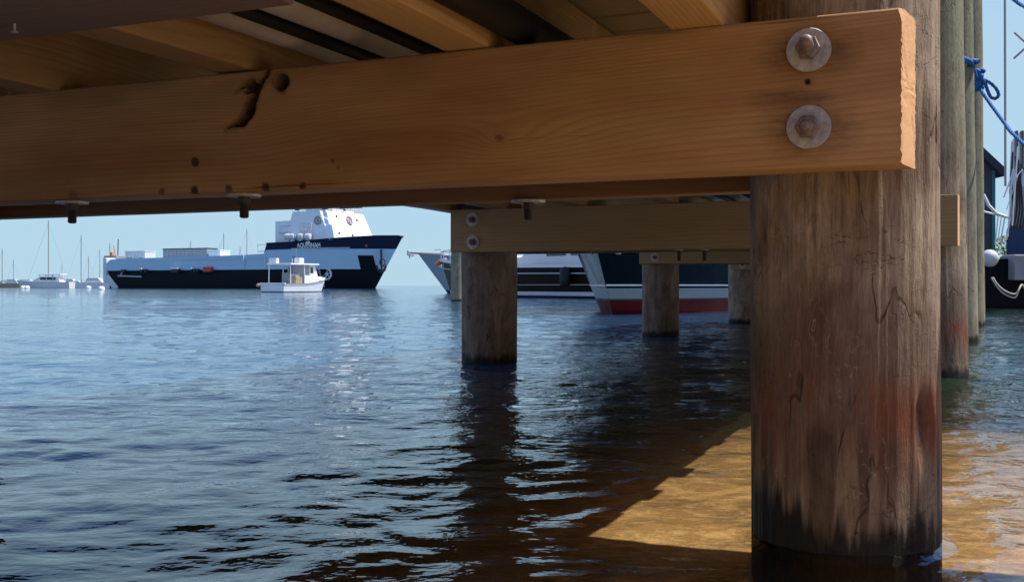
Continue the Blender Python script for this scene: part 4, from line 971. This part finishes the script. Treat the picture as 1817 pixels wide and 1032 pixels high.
def cruiser():
    Y = 170.0; a = W(38, 506, Y); T = thing('cabin_cruiser', 'white cabin cruiser with a long flat roof, moored far left', 'motorboat', (a.x, a.y, 0), 0)
    Ln = (128 - 38) / 1830 * Y
    hl = Hull(Ln, .8, 2.9, 1.2, tm=.5, p=2, flare=.8)
    hl.strip(const(-.2), sheer([(0, 1.0), (.6, 1.05), (1, 1.35)]), 0, 1, 24, 3, deck=.05).build('hull', M['offwhite'], T, smooth=30)
    for c in [x for x in bpy.data.objects if x.parent is T]: c.scale = (-1, 1, 1); c.location = (Ln, 0, 0)
    MB().prism([(2.0, 1.0), (3.6, 1.9), (6.2, 1.9), (6.8, 1.0)], -1.1, 1.1).build('cabin', M['white'], T)
    MB().box(3.2, 7.0, -1.25, 1.25, 2.15, 2.3, .05).build('roof', M['white'], T)
    p_ = MB()
    for x_ in (3.5, 4.6, 5.7, 6.7):
        for y_ in (-1.1, 1.1): p_.tube([(x_, y_, 1.0), (x_, y_, 2.2)], .06, 5)
    p_.build('post', M['white'], T); MB().box(3.6, 6.1, -1.13, -1.09, 1.3, 1.75).build('window', M['glass'], T)
    MB().box(.9, 7.9, -1.2, -1.1, 1.25, 1.32).build('rail', M['white'], T)
    T2 = thing('moored_skiff', 'low dark skiff between the cabin cruiser and the ship', 'boat', (W(122, 506, 190).x, 190, 0), 0)
    h2 = Hull(4.2, .4, 1.7, .8, tm=.5, p=2); h2.strip(const(-.2), const(.8), 0, 1, 14, 2, deck=.1).build('hull', M['navy'], T2); MB().box(1, 2, -.4, .4, .7, 1.3, .1).build('console', M['offwhite'], T2)
    T3 = thing('motorboat', 'low white motorboat moored just left of the ship stern', 'motorboat', (W(132, 506, 180).x, 180, 0), 0)
    h3 = Hull(7.0, .6, 2.2, .9, tm=.5, p=2); h3.strip(const(-.2), const(.95), 0, 1, 14, 2, deck=.1).build('hull', M['white'], T3); MB().prism([(2, .9), (2.6, 1.7), (4.4, 1.7), (5.2, .9)], -.8, .8).build('cabin', M['offwhite'], T3)
    T4 = thing('motorboat', 'low tan and white motorboat at the left edge of the view', 'motorboat', (W(2, 506, 200).x, 200, 0), 0)
    h4 = Hull(4.6, .6, 2.0, .9, tm=.5, p=2); h4.strip(const(-.2), const(.85), 0, 1, 14, 2, deck=.1).build('hull', M['tan'], T4); MB().prism([(1, .8), (1.6, 1.6), (3, 1.6), (3.6, .8)], -.7, .7).build('cabin', M['offwhite'], T4)
cruiser()
def low_boat(px, Y, Ln, m, lb, flip=1):
    T = thing('motorboat', lb, 'motorboat', (W(px, 506, Y).x, Y, 0), 0 if flip > 0 else math.pi, 'low boats on the far left water')
    h = Hull(Ln, .6, Ln * .3, .9, tm=.5, p=2); h.strip(const(-.2), sheer([(0, .8), (1, 1.15)]), 0, 1, 14, 2, deck=.1).build('hull', M[m], T)
    MB().prism([(Ln * .25, .8), (Ln * .32, 1.9), (Ln * .58, 1.9), (Ln * .72, .8)], -.7, .7).build('cabin', M['offwhite'], T)
    MB().box(Ln * .34, Ln * .56, -.73, -.69, 1.2, 1.6).build('window', M['glass'], T)
low_boat(18, 260, 9, 'tan', 'low tan boat under the second mast from the left')
low_boat(150, 240, 8, 'grey', 'low grey boat between two masts right of the cabin cruiser', -1)
low_boat(170, 230, 7, 'red', 'low reddish boat closest to the ship stern')
def buoy(px, Y, r, lb, m='white'):
    a = W(px, 506, Y); T = thing('mooring_buoy', lb, 'buoy', (a.x, a.y, 0), 0, 'white mooring buoys on the water')
    MB().lathe([(.02 * r, -.5 * r), (.8 * r, -.3 * r), (r, .15 * r), (.8 * r, .7 * r), (.3 * r, .98 * r), (.05 * r, 1.0 * r)], 14).build('float', M[m], T, smooth=True)
    MB().tube([(0, 0, r * .95), (0, 0, r * 1.3)], r * .1, 6).build('eye', M['dark'], T)
buoy(180, 108, .36, 'nearest white mooring buoy, below the ship stern')
for px, lb in ((41, 'left one of two small white buoys under the cabin cruiser'), (48, 'right one of two small white buoys under the cabin cruiser'), (157, 'small white buoy under the short masted sailboat')): buoy(px, 150, .4, lb)
# low far shore behind the moorings
MB().prism([(-1600, -1), (-1600, 1.5), (-1200, 6), (-800, 8), (-560, 5), (-430, 4.5), (-380, 1), (-380, -1)], 1750, 1800).build('far_shore', M['tan'], None)
tag(bpy.data.objects['far_shore'], 'low tan shore on the horizon far left', None, None, 'structure')

# ------------------------------------------------------------------ distant mooring post left of the second-row piling
mp = pile(0, 0, .19, .18, 3.6, None, 31, None, 60, 24, name='mooring_post', loc=(W(812, 506, 29).x, 29, 0), zbot=-2.5, tone=.5)
tag(mp, 'tall grey green mooring post standing in the water just left of the second row piling', 'mooring post')

# ------------------------------------------------------------------ right edge: boats, house, bulkhead
def right_side():
    T = thing('fishing_boat', 'moored fishing boat with black hull and pale cabin at the right edge', 'boat', (0, 0, 0))
    Y = 20.0; a = W(1742, 545, Y)
    MB().prism([(a.x - .6, -.3), (a.x - .7, .75), (a.x + .1, .95), (a.x + 6, 1.05), (a.x + 6, -.3)], Y, Y + 3.4).build('hull', M['black'], T)
    b = lambda px, py, Yq=Y: W(px, py, Yq)
    def bx(p0, p1, y0, y1, yy0, yy1, m, name, bev=.03, Yq=Y):
        q0, q1 = b(p0, y1, Yq), b(p1, y0, Yq); return MB().box(q0.x, q1.x, yy0, yy1, q0.z, q1.z, bev).build(name, M[m], T)
    MB().box(W(1776, 0, Y + .3).x, W(1880, 0, Y).x, Y - .25, Y + .3, b(0, 497).z, b(0, 452).z, .03).build('gunwale_box', M['grey'], T); MB().box(W(1782, 0, Y + 1.3).x, W(1880, 0, Y).x, Y + .2, Y + 1.3, b(0, 470).z, b(0, 395).z, .12).build('canvas_cover', M['canvas'], T)
    MB().box(W(1790, 0, Y + 1.5).x, W(1880, 0, Y).x, Y + .5, Y + 1.5, b(0, 398).z, b(0, 322).z, .03).build('net_bin', M['grey'], T)
    # pale cabin with posts above
    bb = lambda px, py: (W(px, 0, Y + 2.2).x, b(0, py).z)
    MB().prism([bb(1790, 325), bb(1794, 225), bb(1804, 207), bb(1860, 198), bb(1860, 325)], Y + 1.0, Y + 2.2).build('cabin', M['offwhite'], T)
    for px in (1803, 1813):
        q0 = W(px, 300, Y + .95); q1 = W(px + 2.5, 232, Y + .95); MB().box(q0.x, q1.x, Y + .93, Y + 1.03, q0.z, q1.z).build('window', M['glass'], T)
    fr = MB()
    for (x0, y0, x1, y1, r_) in ((1745, 375, 1792, 387, .045), (1745, 357, 1745, 380, .03), (1771, 383, 1766, 432, .025), (1783, 385, 1775, 430, .03), (1777, 384, 1770, 430, .02), (1792, 387, 1786, 425, .03), (1797, 300, 1788, 420, .03), (1806, 260, 1796, 400, .03), (1781, 350, 1800, 300, .03), (1786, 372, 1806, 312, .02), (1790, 330, 1815, 300, .025)):
        fr.tube([b(x0, y0, Y - .2), b(x1, y1, Y - .2)], r_ * .45, 6)
    fr.build('rail_frame', M['white'], T)
    rb = MB(); 
    rb.tube([b(1745, 345, Y - .3), b(1755, 365, Y - .3), b(1768, 378, Y - .3), b(1785, 384, Y - .3)], .03, 6); rb.build('rail_frame', M['white'], T)
    ga = MB()
    for k in range(5):
        x0 = 1797 + k * 5.1; ga.tube([b(x0, 270 + (k * 37) % 30, Y - .1), b(x0 - 3 + (k * 5) % 7, 320, Y - .15), b(x0 + 2, 372, Y - .1), b(x0 - 4, 408, Y - .1)], .022, 5)
    ga.build('hanging_gear', M['dark'], T)
    MB().tube([b(1784, 330, Y), b(1783, -60, Y + .1)], .022, 6).build('antenna', M['mast'], T)
    MB().tube([b(1800, 58, Y), b(1830, 85, Y)], .02, 6).build('outrigger', M['mast'], T); MB().tube([b(1799, 104, Y), b(1830, 76, Y)], .02, 6).build('outrigger', M['mast'], T)
    # ball fender and ropes
    f = b(1756, 458, Y - .4); fe = MB().lathe([(.16 * math.cos(k * math.pi / 12 - math.pi / 2) + .002, .165 * math.sin(k * math.pi / 12 - math.pi / 2)) for k in range(13)], 22).build('ball_fender', M['offwhite'], None, (f.x, f.y, f.z), smooth=True)
    tag(fe, 'round pale grey ball fender hanging on the black hull', 'fender')
    for (y1, y2, lb) in ((505, 527, 'lower white mooring rope hanging in a curve by the black hull'), (500, 521, 'upper white mooring rope hanging in a curve by the black hull')):
        pts = [b(1762 + (y1 == 505) * -3, 492, Y - .35), b(1768, y1 + 2, Y - .4), b(1779, y2 - 8, Y - .45), b(1792, y2 - 1, Y - .5), b(1802, y2, Y - .5), b(1808, y2 - 14 if y1 == 505 else y2 - 8, Y - .5), b(1814, 505, Y - .4), b(1822, 520, Y - .4)]
        o = MB().tube(spline(pts), .016, 7).build('mooring_rope', M['whiterope'], None, smooth=True); tag(o, lb, 'rope', 'white ropes by the black hull')
    # bulkhead behind the boats
    tag(MB().box(15.5, 40, 36, 60, -.5, 1.0, .05).build('bulkhead', M['stone'], None), 'dark bulkhead wall on the shore behind the fishing boat', None, None, 'structure')
    # house
    Yh = 38.0; h = lambda px, py: W(px, py, Yh)
    T2 = thing('shingled_house', 'dark shingled house with a steep gable behind the pilings on the right', 'house', (0, 0, 0))
    xr = h(1763, 0).x; x0 = xr - 5.0; ze = h(0, 300).z
    MB().prism([(x0, .9), (xr, .9), (xr, ze), (xr - 2.5, ze + 2.4), (x0, ze)], Yh, Yh + 6).build('wall', M['shingle'], T2)
    MB().prism([(xr + .33, ze - .02), (xr + .25, ze - .3), (xr - 2.6, ze + 2.35), (xr - 2.6, ze + 2.7)], Yh - .3, Yh + 6.2).build('roof', M['roof'], T2)
    MB().prism([(x0 - .33, ze - .02), (x0 - .25, ze - .3), (xr - 2.6, ze + 2.35), (xr - 2.6, ze + 2.7)], Yh - .3, Yh + 6.2).build('roof', M['roof'], T2)
    MB().box(xr - .08, xr + .04, Yh - .06, Yh + .1, .9, ze - .05).build('corner_board', M['teal'], T2)
    c = h(1747, 268); MB().box(c.x - .8, c.x + .05, Yh + 1, Yh + 2, ze + .4, c.z + .2).build('chimney', M['offwhite'], T2)
    # bush
    bp = h(1752, 425); mb = MB(); random.seed(9)
    for k in range(420):
        d = Vector((random.gauss(0, 1), random.gauss(0, 1), random.gauss(0, 1))).normalized() * random.uniform(.25, 1) ** .6
        p = Vector((bp.x, Yh - 1.6, 1.75)) + Vector((d.x * .55, d.y * .5, d.z * .5)); s_ = random.uniform(.04, .09)
        a_ = Vector((random.gauss(0, 1), random.gauss(0, 1), random.gauss(0, 1))).normalized() * s_; b_ = a_.orthogonal().normalized() * s_ * .6
        mb.add([p - a_, p + b_, p + a_, p - b_], [(0, 1, 2, 3)])
    T3 = thing('green_bush', 'small bright green bush beside the dark house', 'bush', (0, 0, 0))
    mb.build('foliage', M['leaf'], T3); MB().tube([(bp.x, Yh - 1.6, .95), (bp.x, Yh - 1.6, 1.75)], .05, 6).build('stem', M['tan'], T3)
def spline(pts, n=8):
    pts = [Vector(p) for p in pts]; out = []
    P = [pts[0]] + pts + [pts[-1]]
    for i in range(1, len(P) - 2):
        for k in range(n):
            t = k / n; a, b, c, d = P[i - 1], P[i], P[i + 1], P[i + 2]
            out.append(.5 * ((2 * b) + (-a + c) * t + (2 * a - 5 * b + 4 * c - d) * t * t + (-a + 3 * b - 3 * c + d) * t ** 3))
    return out + [pts[-1]]
right_side()

# ------------------------------------------------------------------ blue mooring rope round the right-hand pilings
def twist(pts, r, n=3):
    """laid rope: three strands wound round the run of points"""
    mb = MB(); pts = [Vector(p) for p in pts]; dist = [0]
    for a, b in zip(pts[:-1], pts[1:]): dist.append(dist[-1] + (b - a).length)
    for s_ in range(n):
        q = []
        for i, p in enumerate(pts):
            t = (pts[min(i + 1, len(pts) - 1)] - pts[max(0, i - 1)]).normalized(); a = t.orthogonal().normalized(); b = t.cross(a)
            ph = dist[i] / (r * 7) * 2 * math.pi + s_ * 2 * math.pi / n
            q.append(p + (a * math.cos(ph) + b * math.sin(ph)) * r * .5)
        mb.tube(q, r * .62, 7)
    return mb
def blue_rope():
    u2, w2 = .062 - .02, 8.77; cx, cy = u2 * cW - w2 * sW, u2 * sW + w2 * cW
    T = thing('blue_rope', 'bright blue mooring rope knotted round the slim pale piling', 'rope', (0, 0, 0))
    pts = []
    for k in range(0, 30):
        a = R(200 - k * 10.5 - 90); r_ = .178 + .004 * math.sin(k)
        pts.append(Vector((cx + r_ * math.cos(a), cy + r_ * math.sin(a), 2.235 - .012 * k * .4)))
    Yk = 8.35
    kn = W(1733, 143, Yk)
    wr = [W(1706, 106, 8.0), W(1713, 105, 7.9), W(1722, 112, 7.9), W(1727, 126, 8.1), W(1731, 138, 8.3)]
    twist(spline(wr, 10), .020).build('wrap', M['bluerope'], T, smooth=True)
    lp = MB(); 
    twist(spline(pts[::3], 8), .018).build('wrap', M['bluerope'], T, smooth=True)
    random.seed(4); kk = [kn + Vector((.045 * math.sin(1.7 * k) * math.cos(k * .45), .05 * math.cos(2.3 * k), .075 * math.sin(.83 * k + .4))) for k in range(17)]
    MB().tube(spline(kk, 6), .019, 8).build('knot', M['bluerope'], T, smooth=True)
    lo = [W(1733, 135, Yk), W(1745, 141, Yk), W(1758, 148, Yk), W(1768, 158, Yk), W(1772, 169, Yk), W(1766, 175, Yk), W(1758, 172, Yk), W(1752, 160, Yk), W(1748, 147, Yk), W(1744, 142, Yk)]
    twist(spline(lo, 10), .013).build('loop', M['bluerope'], T, smooth=True)
    ln = [W(1734, 148, Yk), W(1741, 161, Yk - .05), W(1760, 188, Yk - .2), W(1783, 219, Yk - .4), W(1800, 240, Yk - .6), W(1850, 282, Yk - 1.0), W(1960, 350, Yk - 1.8)]
    twist(spline(ln, 14), .014).build('line', M['bluerope'], T, smooth=True)
    l2 = [W(1700, -60, 9.5), W(1760, -25, 8.6), W(1797, -2, 8), W(1817, 12, 7.8), W(1880, 50, 7)]
    tag(twist(spline(l2, 14), .015).build('blue_rope', M['bluerope'], None, smooth=True), 'second blue rope crossing the top right corner against the sky', 'rope')
blue_rope()
